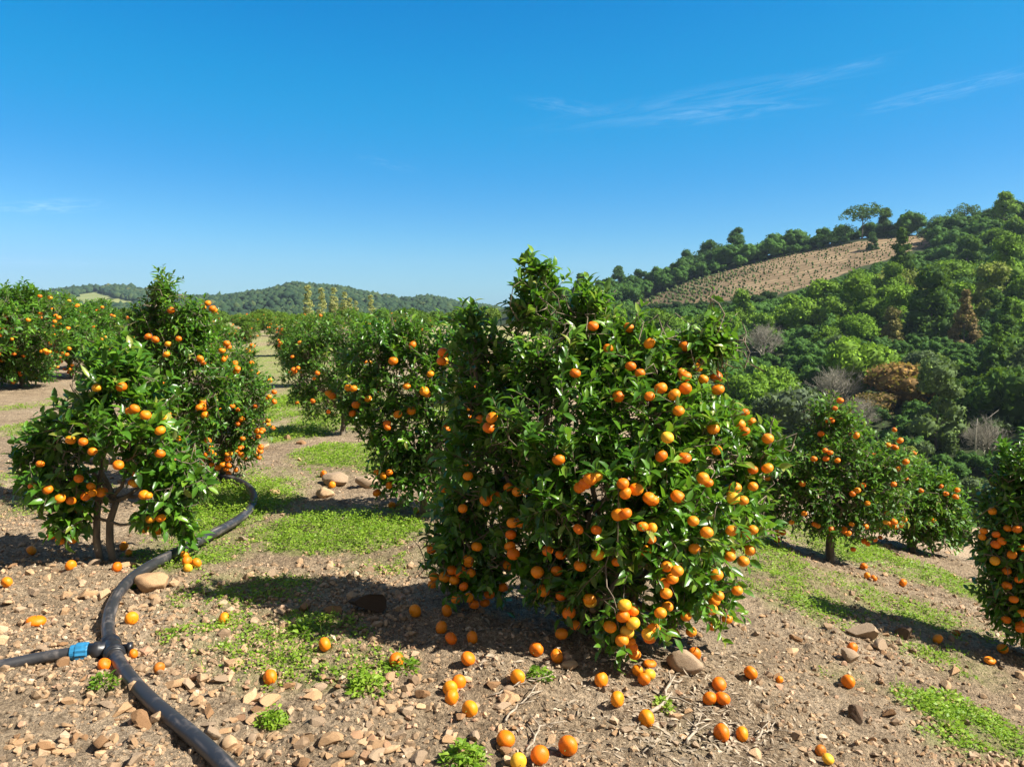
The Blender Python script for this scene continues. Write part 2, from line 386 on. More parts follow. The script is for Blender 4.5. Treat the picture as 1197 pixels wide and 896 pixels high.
# ------------------------------------------------------------------ right hillside
RID = np.array([(-900, 420), (300, 420), (450, 400), (560, 368), (640, 350), (700, 343), (760, 336), (800, 320), (850, 307), (900, 298), (950, 289), (1000, 280), (1050, 276), (1090, 275), (1140, 266), (1197, 254), (1300, 228), (1500, 190), (2200, 150)], float)
def ridge_d(r): return np.interp(r, [-0.2, 0.1, 0.3, 0.5, 0.65, 1.2], [440, 420, 375, 345, 330, 300])
def h_hill(r, d):
    Rd = ridge_d(r); py = np.interp(CX + r * F, RID[:, 0], RID[:, 1])
    zc = EYE + (360 - py) / F * Rd
    s = (d - 62) / (Rd - 62)
    z0 = -25.0
    up = z0 + (zc - z0) * np.where(s < 1, s - 0.06 * np.sin(np.clip(s, 0, 1) * PI), 1.0)
    z = np.where(s <= 1, up, zc - 0.0012 * (d - Rd) ** 2 - 0.08 * (d - Rd))
    P = np.stack([r * d, d], -1)
    return z + 1.6 * fbm(P / 45, 3, 77) * np.clip(s * 3, 0, 1) * np.clip((1.05 - s) * 4, 0.25, 1)
FIELD = np.array([(738, 352), (800, 331), (850, 316), (900, 303), (950, 293), (1000, 283), (1050, 277), (1092, 276), (1086, 288), (1045, 300), (1005, 312), (950, 334), (905, 345), (870, 350), (800, 356), (750, 359)], float)
def proj(x, y, z):
    zz = z - EYE
    fwd = y * cp - zz * sp; up = y * sp + zz * cp
    return CX + F * x / fwd, CY - F * up / fwd
def in_poly(px, py, poly):
    ins = np.zeros(np.shape(px), bool); n = len(poly); j = n - 1
    for i in range(n):
        xi, yi = poly[i]; xj, yj = poly[j]
        c = ((yi > py) != (yj > py)) & (px < (xj - xi) * (py - yi) / (yj - yi + 1e-12) + xi)
        ins ^= c; j = i
    return ins
# the field as a plan polygon (r, d) on the slope
def hill_hit(px, py):
    r = (px - CX) / F * 1.0; ds = np.linspace(80, float(ridge_d(r)) + 20, 800)
    rr = ray(px, py); Y = ds; X = rr[0] / rr[1] * ds; Z = EYE + rr[2] / rr[1] * ds
    Hh = h_hill(X / ds, ds)
    k = np.where(Z < Hh)[0]
    return (X[k[0]] / ds[k[0]], ds[k[0]]) if len(k) else (rr[0] / rr[1], float(ridge_d(r)) + 6)
FIELD_RD = np.array([hill_hit(px, py) for px, py in FIELD])
def build_hillside():
    rs = np.linspace(-0.25, 1.15, 330); ds = np.linspace(48, 560, 260)
    D, RR = np.meshgrid(ds, rs, indexing='ij'); X = RR * D; Z = h_hill(RR, D)
    n = len(rs); m = len(ds)
    V = np.stack([X, D, Z], -1).reshape(-1, 3)
    i, j = np.meshgrid(np.arange(m - 1), np.arange(n - 1), indexing='ij')
    q = np.stack([i * n + j, i * n + j + 1, (i + 1) * n + j + 1, (i + 1) * n + j], -1).reshape(-1, 4)
    f = in_poly(RR, D, FIELD_RD).astype(float).reshape(-1)
    mb = MB(); mb.add(V, [q], f); link('hillside', mb.mesh('hillside', M_HILL), kind='structure')
build_hillside()

# ------------------------------------------------------------------ leaves and citrus trees
LEAF_V = np.array([[0, 0, 0], [-.5, .33, .10], [0, .33, 0], [.5, .33, .10], [-.40, .68, .07], [0, .68, -.03], [.40, .68, .07], [0, 1, -.10]])
LEAF_F4 = np.array([[1, 2, 5, 4], [2, 3, 6, 5]]); LEAF_F3 = np.array([[0, 2, 1], [0, 3, 2], [4, 5, 7], [5, 6, 7]])
LEAF2_V = np.array([[0, 0, 0], [-.5, .5, .08], [0, 1, -.06], [.5, .5, .08]])
LEAF2_F = np.array([[0, 3, 2, 1]])

def leaves_mesh(mb, P, D, U, L, Wd, tone, simple=False, curl=None, rng=R):
    """leaf at P pointing along D with upper side U"""
    n = len(P); D = nrm(D); S = nrm(np.cross(D, U)); U = np.cross(S, D)
    T = LEAF2_V if simple else LEAF_V
    c = rng.normal(0.10, 0.16, n) if curl is None else curl
    tx, ty, tz = T[:, 0], T[:, 1], T[:, 2]
    V = P[:, None] + S[:, None] * (tx[None, :, None] * Wd[:, None, None]) + D[:, None] * (ty[None, :, None] * L[:, None, None]) \
        + U[:, None] * ((tz[None, :] * 1.0 * Wd[:, None] / .45 - (ty ** 2)[None, :] * c[:, None] * L[:, None])[..., None])
    k = len(T); off = (np.arange(n) * k)[:, None, None]
    if simple: Fs = [(LEAF2_F[None] + off).reshape(-1, 4)]
    else: Fs = [(LEAF_F4[None] + off).reshape(-1, 4), (LEAF_F3[None] + off).reshape(-1, 3)]
    mb.add(V.reshape(-1, 3), Fs, np.repeat(tone, k))

def px_lobes(lobes, d, base=None):
    if base is not None: d = float(base[1]) + d
    """lobes given as px, py, half width px, half height px, depth offset m, depth radius factor"""
    out = []
    for L in lobes:
        px, py, rx, ry = L[:4]; dd = L[4] if len(L) > 4 else 0.0; kf = L[5] if len(L) > 5 else 1.0
        c = pt(px, py, d + dd); s = (d + dd) / F
        out.append((c, np.array([rx * s, (rx + ry) / 2 * s * kf, ry * s])))
    return out

def lobe_q(P, lobes):
    """smallest normalised radius over the lobes"""
    q = np.full(len(P), 9.0)
    for c, r in lobes: q = np.minimum(q, np.linalg.norm((P - c) / r, axis=1))
    return q

ORANGE_TONES = [(0.74, 0.175, 0.004), (0.76, 0.21, 0.005), (0.72, 0.145, 0.004), (0.78, 0.25, 0.006), (0.70, 0.16, 0.004)]
YELLOW_TONES = [(0.76, 0.42, 0.03), (0.70, 0.44, 0.05)]
def fruit_meshes():
    out = []
    for k in range(5):
        rng = np.random.default_rng(50 + k)
        V, Fc = ICO[4]; V = V.copy(); P = V.copy()
        r = 1 + 0.035 * fbm(P * 1.3 + k * 9, 2, k)
        th = np.arctan2(P[:, 1], P[:, 0]); pol = np.clip((P[:, 2] - 0.55) / 0.45, 0, 1)
        r = r - 0.10 * pol ** 3 - 0.05 * np.clip((-P[:, 2] - 0.8) / 0.2, 0, 1) ** 2 + 0.012 * pol * np.cos(th * 9)
        V = P * r[:, None]; V[:, 2] *= 0.86 + 0.03 * rng.normal()
        mb = MB(); mb.add(V * 0.033, [Fc], 0.0)
        top = V[:, 2].max() * 0.033 - 0.0035
        a = np.arange(10) * 2 * PI / 10; rr = np.where(np.arange(10) % 2 == 0, .0062, .0032)     # calyx star
        cv = np.vstack([[[0, 0, top + .0035]], np.stack([rr * np.cos(a), rr * np.sin(a), np.full(10, top + 0.0016)], -1)])
        mb.add(cv, [np.array([[0, 1 + i, 1 + (i + 1) % 10] for i in range(10)])], 1.0)
        v, f = tube([(0, 0, top), (0.0006, 0, top + 0.006), (0.001, 0.001, top + 0.012)], [.0017, .0014, .0012], 5); mb.add(v, f, 1.0)
        out.append(mb.mesh('orange', M_ORANGE))
    return out
FRUIT = fruit_meshes()
def fruit(parent, loc, scale=1.0, rot=None, color=None, name='orange'):
    o = link(name, FRUIT[random.randrange(5)], parent, loc)
    o.scale = (scale,) * 3
    o.rotation_euler = rot if rot is not None else (random.gauss(0, .35), random.gauss(0, .35), random.uniform(0, 6.28))
    c = color or (random.choice(ORANGE_TONES) if random.random() > .07 else (.74, .33, .015)); o.color = (*c, 1)
    return o

def lobe_surface_points(lobes, n, rng, face=None):
    out = []
    w = np.array([(r[0] * r[1] * r[2]) ** (2 / 3) for _, r in lobes]); w /= w.sum()
    while sum(len(o) for o in out) < n:
        k = rng.choice(len(lobes), 4 * n, p=w)
        u = nrm(rng.normal(size=(4 * n, 3)))
        C = np.array([lobes[i][0] for i in k]); Rr = np.array([lobes[i][1] for i in k])
        P = C + u * Rr
        keep = lobe_q(P, lobes) > 0.96
        if face is not None:
            keep &= (u @ face > rng.uniform(-1.2, 0.3, len(u)))
        out.append(np.concatenate([P[keep], nrm(u / Rr)[keep]], 1))
    o = np.concatenate(out)[:n]
    return o[:, :3], o[:, 3:]

def citrus(label, base, lobes, shoots, leaf=0.075, per=(9, 15), fruits_at=(), rand_fruit=0, stems=1, seed=0, simple=False, trunk_r=0.035, group=None, crown_mat=None, thin=0.0, root=None, stuff_fruit=False, depth_bias=1.0, tone_bias=0.0, up=0.45, shoot_len=(0.16, 0.34), fs=1.0, top=0.0):
    rng = np.random.default_rng(seed)
    base = np.asarray(base, float)
    if root is None:
        root = link('citrus_tree', None, None, base, label, 'tree', group)
    # --- shoots
    w = np.array([(r[0] * r[1] * r[2]) ** (2 / 3) for _, r in lobes]); w = np.maximum(w, .6 * np.median(w)); w /= w.sum()
    n = int(shoots * 2.2)
    k = rng.choice(len(lobes), n, p=w); u = nrm(rng.normal(size=(n, 3)))
    C = np.array([lobes[i][0] for i in k]); Rr = np.array([lobes[i][1] for i in k])
    rad = rng.uniform(0.0, 1, n) ** 0.45; rad = 0.45 + 0.53 * rad
    P = C + u * Rr * rad[:, None]
    q = lobe_q(P, lobes)
    dens = fbm(P * 5.5, 2, seed + 5)
    keep = (q > 0.42) & (dens > -0.45 + thin) & (P[:, 2] > h_ground(P[:, 0], P[:, 1]) + 0.10)
    pick = rng.permutation(np.where(keep)[0])[:shoots]; keep = np.zeros(n, bool); keep[pick] = True
    P, u, Rr = P[keep][:shoots], nrm(u / Rr)[keep][:shoots], Rr[keep][:shoots]
    n = len(P)
    zlow = np.array([c[2] - r[2] for c, r in lobes]).min(); zhi = np.array([c[2] + r[2] for c, r in lobes]).max()
    hh = (P[:, 2] - zlow) / (zhi - zlow)
    upv = np.zeros((n, 3)); upv[:, 2] = np.where(hh < 0.35, -0.15, up) + 0.4 * (hh > 0.8)
    Dn = nrm(u * 0.75 + upv + rng.normal(size=(n, 3)) * 0.42)
    dt = (Dn * u).sum(1); Dn = nrm(Dn + u * np.maximum(.35 - dt, 0)[:, None])
    Ls = rng.uniform(*shoot_len, n) * (1 + 0.40 * (hh > 0.72) * rng.uniform(0, 1, n))
    A = P - Dn * Ls[:, None] * 0.75; B = P + Dn * Ls[:, None] * 0.25
    # --- fruit positions
    fp = []
    for f in fruits_at:
        px, py = f[:2]
        o = np.array([0, 0, EYE]); rr = ray(px, py); best = None
        for c, r in lobes:
            oc = (o - c) / r; dd = rr / r; a = dd @ dd; b = oc @ dd; cc = oc @ oc - 0.92
            disc = b * b - a * cc
            if disc > 0:
                t = (-b - math.sqrt(disc)) / a
                if t > 0 and (best is None or t < best): best = t
        if best is None:
            cs = min(lobes, key=lambda L: np.hypot(*(np.array(proj(*L[0])) - (px, py))))
            best = (cs[0][1] - cs[1][1] * 0.3) / rr[1]
        p = o + rr * (best + rng.uniform(-0.01, 0.04))
        p[2] = max(p[2], float(h_ground(p[0], p[1])) + 0.035)
        fp.append((p, f[2] if len(f) > 2 else None))
    if rand_fruit:
        nc = max(int(rand_fruit / 2.0), 1)
        pc, pn = lobe_surface_points(lobes, nc * 3, rng, face=nrm(np.array([-base[0], -base[1], 0.0])))
        hh2 = (pc[:, 2] - zlow) / (zhi - zlow)
        sel = np.where(rng.uniform(size=len(pc)) < np.clip(1.35 - hh2 * 1.1, .15, 1))[0][:nc]
        left = rand_fruit
        for i in sel:
            for _ in range(int(rng.choice([1, 1, 1, 2, 2, 3, 4]))):
                if left <= 0: break
                p = pc[i] + rng.normal(size=3) * 0.04 - pn[i] * rng.uniform(0.005, 0.05); p[2] = max(p[2], float(h_ground(p[0], p[1])) + 0.03)
                fp.append((p, None)); left -= 1
    # --- leaves
    cnt = np.round(rng.integers(per[0], per[1] + 1, n) * np.clip(Ls / np.mean(shoot_len), .85, 1.9)).astype(int); tot = int(cnt.sum()); sid = np.repeat(np.arange(n), cnt)
    start = np.concatenate([[0], np.cumsum(cnt)[:-1]]); kk = np.arange(tot) - start[sid]
    t = 0.12 + 0.88 * (kk + rng.uniform(-.3, .3, tot)) / cnt[sid]
    bend = np.zeros((n, 3)); bend[:, 2] = -rng.uniform(0.0, 0.25, n) * Ls
    X = A[sid] + (B - A)[sid] * t[:, None] + bend[sid] * (t ** 2)[:, None]
    axis = Dn[sid]
    s1 = nrm(np.cross(axis, np.array([0.31, 0.17, 0.93]))); s2 = np.cross(axis, s1)
    ph = kk * 2.4 + rng.uniform(0, 6.28, n)[sid] + rng.normal(size=tot) * .3
    radial = s1 * np.cos(ph)[:, None] + s2 * np.sin(ph)[:, None]
    LD = nrm(radial * 1.0 + axis * rng.uniform(.45, 1.5, tot)[:, None] + np.array([0, 0, -0.04]) + rng.normal(size=(tot, 3)) * .2)
    LU = nrm(axis * 0.8 + np.array([0, 0, 0.75]) - LD * 0.2 + rng.normal(size=(tot, 3)) * .25 + np.outer(np.ones(tot), [0, 0, .2]))
    LL = leaf * rng.uniform(.62, 1.18, tot) * (0.75 + 0.25 * np.sin(np.clip(t, 0, 1) * PI)); LW = LL * rng.uniform(.36, .50, tot)
    tone = np.clip(0.36 + tone_bias + 0.20 * rng.normal(size=tot) + 0.22 * (t > .85) + 0.13 * rng.normal(size=n)[sid] + top * np.clip((hh[sid] - .6) * 3, 0, 1) + top * np.clip((P[sid, 0] - base[0]) * 1.2, -.3, 1), 0, 1)  # top: paler young growth high up; right side coloured lighter as if sunlit
    tone[rng.uniform(size=tot) < 0.006] = 1.0
    if fp:
        fp2 = []
        for p, c in fp:
            dd = np.linalg.norm(X - p, axis=1); j = int(dd.argmin())
            if dd[j] > .055 * max(leaf / .075, 1): p = X[j] + (p - X[j]) / dd[j] * .03 + np.array([0, 0, -.02]); p[2] = max(p[2], float(h_ground(p[0], p[1])) + .03)
            fp2.append((p, c))
        fp = fp2
        FP = np.array([p for p, _ in fp]); ok = np.ones(tot, bool); mid = X + LD * LL[:, None] * .5
        for p in FP: ok &= np.linalg.norm(mid - p, axis=1) > 0.040
        X, LD, LU, LL, LW, tone = [a[ok] for a in (X, LD, LU, LL, LW, tone)]
    mb = MB(); leaves_mesh(mb, X - base, LD, LU, LL, LW, tone, simple, rng=rng)
    crown = link('crown', mb.mesh('crown', crown_mat or (M_LEAF_FAR if simple else M_LEAF)), root)
    # --- wood
    mb = MB()
    nodes = []; cen = np.mean([c for c, _ in lobes], axis=0)
    def limb(a, b, r0, r1, wob=0.03, m=7, sides=7, record=True):
        ts = np.linspace(0, 1, m)[:, None]; Pp = a + (b - a) * ts
        Pp += np.sin(ts * PI) * rng.normal(size=3) * wob * 2 + rng.normal(size=(m, 3)) * wob * .25 * np.sin(ts * PI)
        v, f = tube(Pp - base, np.linspace(r0, r1, m), sides); mb.add(v, f)
        if record: nodes.extend(list(Pp[1:]))
    forkz = max(base[2] + 0.22, zlow + 0.12 * (zhi - zlow)) if stems == 1 else base[2] + 0.05
    fork = np.array([base[0] + rng.normal() * .02, base[1] + rng.normal() * .02, forkz])
    if stems == 1: limb(base - np.array([0, 0, .06]), fork, trunk_r * 1.15, trunk_r * .9, .01)
    big = sorted(lobes, key=lambda L: -L[1].prod())[:max(5, len(lobes) * 2 // 3)]
    mids = {}
    for i, (c, r) in enumerate(big):
        if stems == 2:
            if i < 2:
                off = np.array([.045 if i else -.045, .01 * i, 0]); mids[i] = base + off * 1.2 + np.array([0.012, 0, .38]); limb(base + off * .8 - [0, 0, .05], mids[i], .026, .02, .012, sides=9)
            limb(mids[i % 2], c, .015, .006, .05)
        elif stems > 1:
            off = (np.array([math.cos(i * 2.4), math.sin(i * 2.4), 0]) if stems > 2 else np.array([1.0 if i % 2 else -1.0, 0.2, 0])) * trunk_r * (1.5 if stems > 2 else 1.35)
            midp = base + off + ((c - base) * 0.3 + np.array([0, 0, 0.1]) if stems > 2 else np.array([off[0] * .6, 0, 0.40]) + (c - base) * .04)
            limb(base + off * .8 - np.array([0, 0, .05]), midp, trunk_r * (.75 if stems > 2 else .85), trunk_r * .55, .015, sides=8); limb(midp, c, trunk_r * .55, .009, .05)
        else: limb(fork, c, trunk_r * .6, .007, .05)
    nodes_a = np.array(nodes)
    order = np.argsort(np.linalg.norm(A - cen, axis=1))
    NB = np.zeros((len(nodes_a) + n, 3)); NB[:len(nodes_a)] = nodes_a; cntN = len(nodes_a)
    for i in order:
        a = A[i]; dd = np.linalg.norm(NB[:cntN] - a, axis=1); s_ = NB[int(dd.argmin())]
        mpt = (s_ + a) / 2 + rng.normal(size=3) * .02
        v, f = tube(np.array([s_, mpt, a, A[i] + (B[i] - A[i]) * .5 + bend[i] * .25, B[i] + bend[i]]) - base, [.0034, .003, .0025, .002, .0011], 4, False); mb.add(v, f)
        NB[cntN] = a; cntN += 1
    link('trunk', mb.mesh('trunk', M_BARK), root)
    # --- fruit
    if stuff_fruit:
        mb = MB(); V, Fc = ICO[2]
        for p, _ in fp: mb.add(V * 0.032 + (p - base), [Fc], 0.0)
        if mb.n:
            o = link('oranges', mb.mesh('oranges', M_ORANGE), root, kind='stuff'); o.color = (0.80, 0.25, 0.012, 1)
    else:
        ind, rest = fp[:100], fp[100:]
        for p, c in ind: fruit(root, p - base, fs * (rng.uniform(.80, 1.12) if c is None else rng.uniform(.95, 1.1)), color=c)
        if rest:
            mb = MB(); V, Fc = ICO[3]
            for p, _ in rest: mb.add(V * np.array([1, 1, .87]) * 0.032 * fs * rng.uniform(.9, 1.1) + (p - base), [Fc], 0.0)
            o = link('oranges', mb.mesh('oranges', M_ORANGE), root, kind='stuff'); o.color = (0.80, 0.25, 0.012, 1)
    return root

Y1, Y2 = YELLOW_TONES
MAIN_FRUIT = [(801, 404), (759, 401), (735, 383), (711, 407), (693, 381), (737, 428), (748, 436), (770, 437), (668, 434), (726, 450), (759, 463), (816, 429), (801, 440), (822, 443), (837, 440), (839, 455), (801, 454), (788, 461), (793, 480), (870, 482), (882, 480), (871, 504), (838, 526), (780, 511, Y1), (800, 535), (773, 533), (897, 547), (880, 549), (834, 562), (792, 566), (857, 582, Y1),
              (575, 488), (568, 491), (562, 490), (518, 412), (516, 422), (653, 537), (594, 569), (547, 556), (568, 584), (580, 581), (519, 571), (541, 594), (596, 617), (561, 628), (596, 638), (600, 647), (505, 641), (516, 648), (548, 657), (528, 666), (520, 674), (538, 668), (531, 678), (542, 685), (533, 700), (548, 698), (553, 706), (570, 707), (588, 686), (572, 694),
              (682, 560), (678, 571), (698, 557), (684, 565), (728, 565), (740, 573), (731, 576), (742, 570), (772, 583), (762, 580), (723, 601), (751, 615), (762, 617), (761, 630), (731, 600, None), (697, 619), (676, 618), (721, 656), (699, 648), (678, 661), (648, 640), (640, 643), (651, 667), (629, 669), (635, 690), (656, 696), (690, 703, Y2), (665, 716), (689, 700), (730, 707, Y1), (746, 708), (728, 720), (740, 728, Y1), (713, 732), (733, 738, Y2), (747, 748), (738, 755), (755, 747), (757, 741, Y1), (727, 748, Y2), (742, 764, None),
              (786, 676), (793, 703), (772, 716), (802, 720), (815, 737), (833, 731), (832, 712), (844, 693), (854, 674, Y1), (857, 687), (853, 655), (870, 650), (872, 625), (855, 620), (880, 619), (812, 641), (826, 622), (850, 723), (845, 705), (764, 735), (660, 750), (628, 668), (700, 740), (672, 730)]
MAIN_LOBES = [(628, 322, 17, 30, 0, 1), (614, 345, 11, 30, .05), (645, 330, 12, 26), (690, 354, 12, 28, .05), (547, 378, 13, 24, .1), (742, 386, 14, 24), (812, 402, 16, 20), (838, 392, 8, 12), (895, 520, 20, 30, .1),  (628, 352, 25, 38, 0), (664, 362, 24, 32, .1), (556, 398, 34, 38, .15), (652, 406, 62, 50, 0), (700, 390, 38, 38, .05), (738, 426, 56, 46, -.05), (788, 444, 48, 44, .05),
              (592, 438, 56, 50, .2), (560, 468, 42, 56, .2), (568, 530, 62, 66, .15), (650, 500, 92, 84, -.15), (752, 500, 90, 82, -.15), (815, 512, 62, 70, 0), (866, 530, 40, 66, .15), (712, 575, 110, 84, -.3, .8), (800, 590, 76, 72, -.2),
              (860, 600, 42, 62, .1), (545, 610, 48, 52, .15), (520, 640, 26, 34, .2), (640, 610, 62, 64, -.05), (660, 668, 54, 44, -.15), (740, 660, 86, 62, -.35, .7), (810, 668, 52, 58, -.15), (838, 690, 30, 40, -.1), (738, 722, 46, 34, -.5, .8), (575, 665, 26, 36, .1), (800, 705, 40, 32, -.2), (690, 700, 40, 34, -.3), (548, 686, 28, 24, .05), (530, 668, 20, 18, .1)]
g0 = ground_hit(705, 738)
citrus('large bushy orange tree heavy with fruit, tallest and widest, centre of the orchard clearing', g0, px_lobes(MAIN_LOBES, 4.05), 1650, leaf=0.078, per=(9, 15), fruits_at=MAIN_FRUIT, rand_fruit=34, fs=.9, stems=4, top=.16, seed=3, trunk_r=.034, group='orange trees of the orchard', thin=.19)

B1, B3, B2, BE, BF, BG, BB, BC, BD = [ground_hit(*p) for p in ((126, 655), (222, 588), (262, 560), (492, 600), (400, 508), (352, 452), (972, 656), (1066, 645), (1226, 775))]
print([b.round(2) for b in (g0, B1, B3, B2, BE, BF, BG, BB, BC, BD)])
# left front tree on a forked trunk
L1F = [(80, 517), (97, 516), (99, 533), (92, 559), (113, 453), (142, 452), (160, 474), (157, 478), (143, 550), (160, 554), (170, 485), (187, 503), (199, 485), (209, 483), (204, 502), (187, 530), (47, 542), (38, 568), (56, 572), (70, 582), (83, 585), (100, 580), (108, 576), (120, 574), (94, 595), (118, 575), (157, 565), (168, 578), (173, 579), (176, 606), (171, 615), (188, 605), (177, 627), (168, 629), (61, 625), (71, 631), (85, 630), (181, 617), (210, 650), (152, 562), (112, 556), (190, 487)]
L1L = [(120, 450, 52, 42), (165, 470, 46, 46, .1), (80, 500, 48, 40, -.05), (140, 510, 62, 48, -.15), (48, 548, 30, 30, 0), (80, 560, 46, 32, -.15), (190, 530, 44, 46, .1), (185, 580, 32, 36, -.05), (145, 420, 22, 30), (76, 604, 28, 22, -.1), (205, 605, 24, 36, 0), (45, 515, 20, 22), (228, 560, 18, 22), (100, 420, 14, 22)]
citrus('small round orange tree on a forked bare trunk beside the black pipe', B1, px_lobes(L1L, 0, B1), 380, leaf=0.10, per=(8, 13), fruits_at=L1F, rand_fruit=0, stems=2, seed=8, fs=.9, trunk_r=.034, group='orange trees of the orchard', thin=.30, tone_bias=.05)
L3L = [(190, 335, 15, 22), (203, 368, 40, 24), (170, 375, 26, 22), (230, 372, 22, 26), (205, 410, 52, 40), (185, 440, 50, 44), (235, 440, 44, 52), (210, 490, 52, 46)]
citrus('slender orange tree with a thin leafy spire rising behind the forked trunk tree', B3, px_lobes(L3L, 0, B3), 620, leaf=.066, per=(9, 14), rand_fruit=58, seed=9, fs=.85, group='orange trees of the orchard', thin=.05)
L2L = [(262, 420, 44, 36), (285, 455, 34, 44), (250, 470, 50, 48), (292, 500, 26, 40), (262, 518, 42, 34), (240, 400, 34, 30), (300, 470, 18, 40), (230, 520, 40, 40)]
citrus('orange tree with yellow orange fruit clusters beside the green grass strip', B2, px_lobes(L2L, 0, B2), 680, leaf=.06, per=(9, 14), rand_fruit=110, seed=10, fs=.8, group='orange trees of the orchard', simple=True)

# centre row behind the big tree
EL = [(455, 380, 42, 26), (500, 400, 34, 36), (440, 410, 48, 40), (480, 440, 60, 50), (420, 450, 34, 40), (520, 460, 40, 60), (470, 500, 56, 44), (515, 535, 46, 40), (540, 400, 30, 40), (560, 480, 40, 70), (470, 540, 32, 26), (425, 480, 30, 24), (500, 560, 50, 32, -.1), (458, 555, 24, 22, -.1)]
citrus('dark leafy orange tree half hidden by the left side of the largest tree', BE, px_lobes(EL, 0, BE), 760, leaf=.07, per=(9, 14), fruits_at=[(407, 453), (413, 454), (384, 459), (388, 462), (416, 473), (412, 483), (482, 403), (503, 437), (519, 422), (499, 460), (481, 480), (457, 494), (453, 499), (519, 500), (465, 484), (440, 552), (448, 556), (455, 552), (455, 567), (437, 578), (475, 450), (430, 466)], rand_fruit=24, seed=12, group='orange trees of the orchard', trunk_r=.03)
FL = [(372, 394, 30, 24), (402, 384, 30, 25), (380, 420, 44, 38), (350, 440, 26, 34), (410, 440, 40, 44), (385, 465, 46, 32), (345, 405, 22, 28)]
citrus('orange tree leaning over the grass strip with a few fruit low on its left', BF, px_lobes(FL, 0, BF), 560, leaf=.07, per=(9, 14), fruits_at=[(371, 436), (369, 442), (345, 434), (350, 400), (343, 418), (350, 466), (362, 468), (380, 480), (392, 460)], rand_fruit=14, seed=13, fs=.9, simple=True, group='orange trees of the orchard')
GL = [(348, 385, 20, 16), (368, 379, 22, 15), (340, 405, 18, 24), (365, 402, 30, 24), (350, 420, 24, 20)]
citrus('paler orange tree at the far end of the centre row beside the path', BG, px_lobes(GL, 0, BG), 420, leaf=.085, per=(8, 12), rand_fruit=26, seed=14, simple=True, group='orange trees of the orchard', tone_bias=.1)

# right slope
BL = [(972, 478, 26, 20), (1035, 575, 30, 44), (1038, 535, 24, 28), (905, 580, 26, 44), (925, 535, 34, 36), (985, 510, 40, 30), (950, 535, 44, 36), (1000, 545, 40, 40), (960, 575, 52, 40), (1005, 590, 42, 36), (930, 580, 34, 40), (975, 610, 44, 22), (915, 555, 26, 40)]
citrus('orange tree on a straight bare trunk standing on the right slope', BB, px_lobes(BL, 0, BB), 900, leaf=.06, per=(9, 14), fruits_at=[(982, 468), (976, 477), (966, 491), (972, 491), (961, 503), (995, 503), (979, 538), (938, 565), (1009, 567), (1002, 573), (940, 600), (950, 608), (956, 614), (972, 618), (1035, 610), (1010, 632), (1022, 630), (1005, 640), (1010, 638), (925, 610), (1012, 615), (994, 572), (1014, 588), (908, 618), (915, 622)], rand_fruit=34, seed=20, fs=.8, simple=True, group='orange trees of the orchard')
CL = [(1050, 545, 34, 26), (1075, 570, 44, 36), (1100, 590, 30, 38), (1050, 600, 46, 36), (1085, 620, 40, 26), (1030, 560, 26, 30), (1115, 610, 18, 26)]
citrus('low round orange tree behind the straight trunk tree at the wood edge', BC, px_lobes(CL, 0, BC), 700, leaf=.07, per=(9, 14), rand_fruit=28, seed=21, fs=.8, simple=True, group='orange trees of the orchard')
DL = [(1200, 540, 34, 30), (1180, 580, 34, 36), (1215, 590, 50, 60), (1170, 630, 34, 40), (1210, 650, 60, 60), (1180, 690, 36, 46), (1230, 720, 60, 44), (1250, 560, 50, 60), (1260, 660, 60, 70)]
citrus('shaded orange tree cut off by the right border of the view', BD, px_lobes(DL, 0, BD), 720, leaf=.068, per=(9, 14), fruits_at=[(1178, 617), (1169, 625), (1164, 636), (1171, 632), (1148, 627), (1163, 655), (1196, 640), (1191, 677), (1177, 684), (1194, 716), (1177, 667), (1189, 618), (1160, 597), (1150, 620), (1183, 648), (1185, 700)], rand_fruit=6, seed=22, fs=.8, group='orange trees of the orchard', tone_bias=-.06)

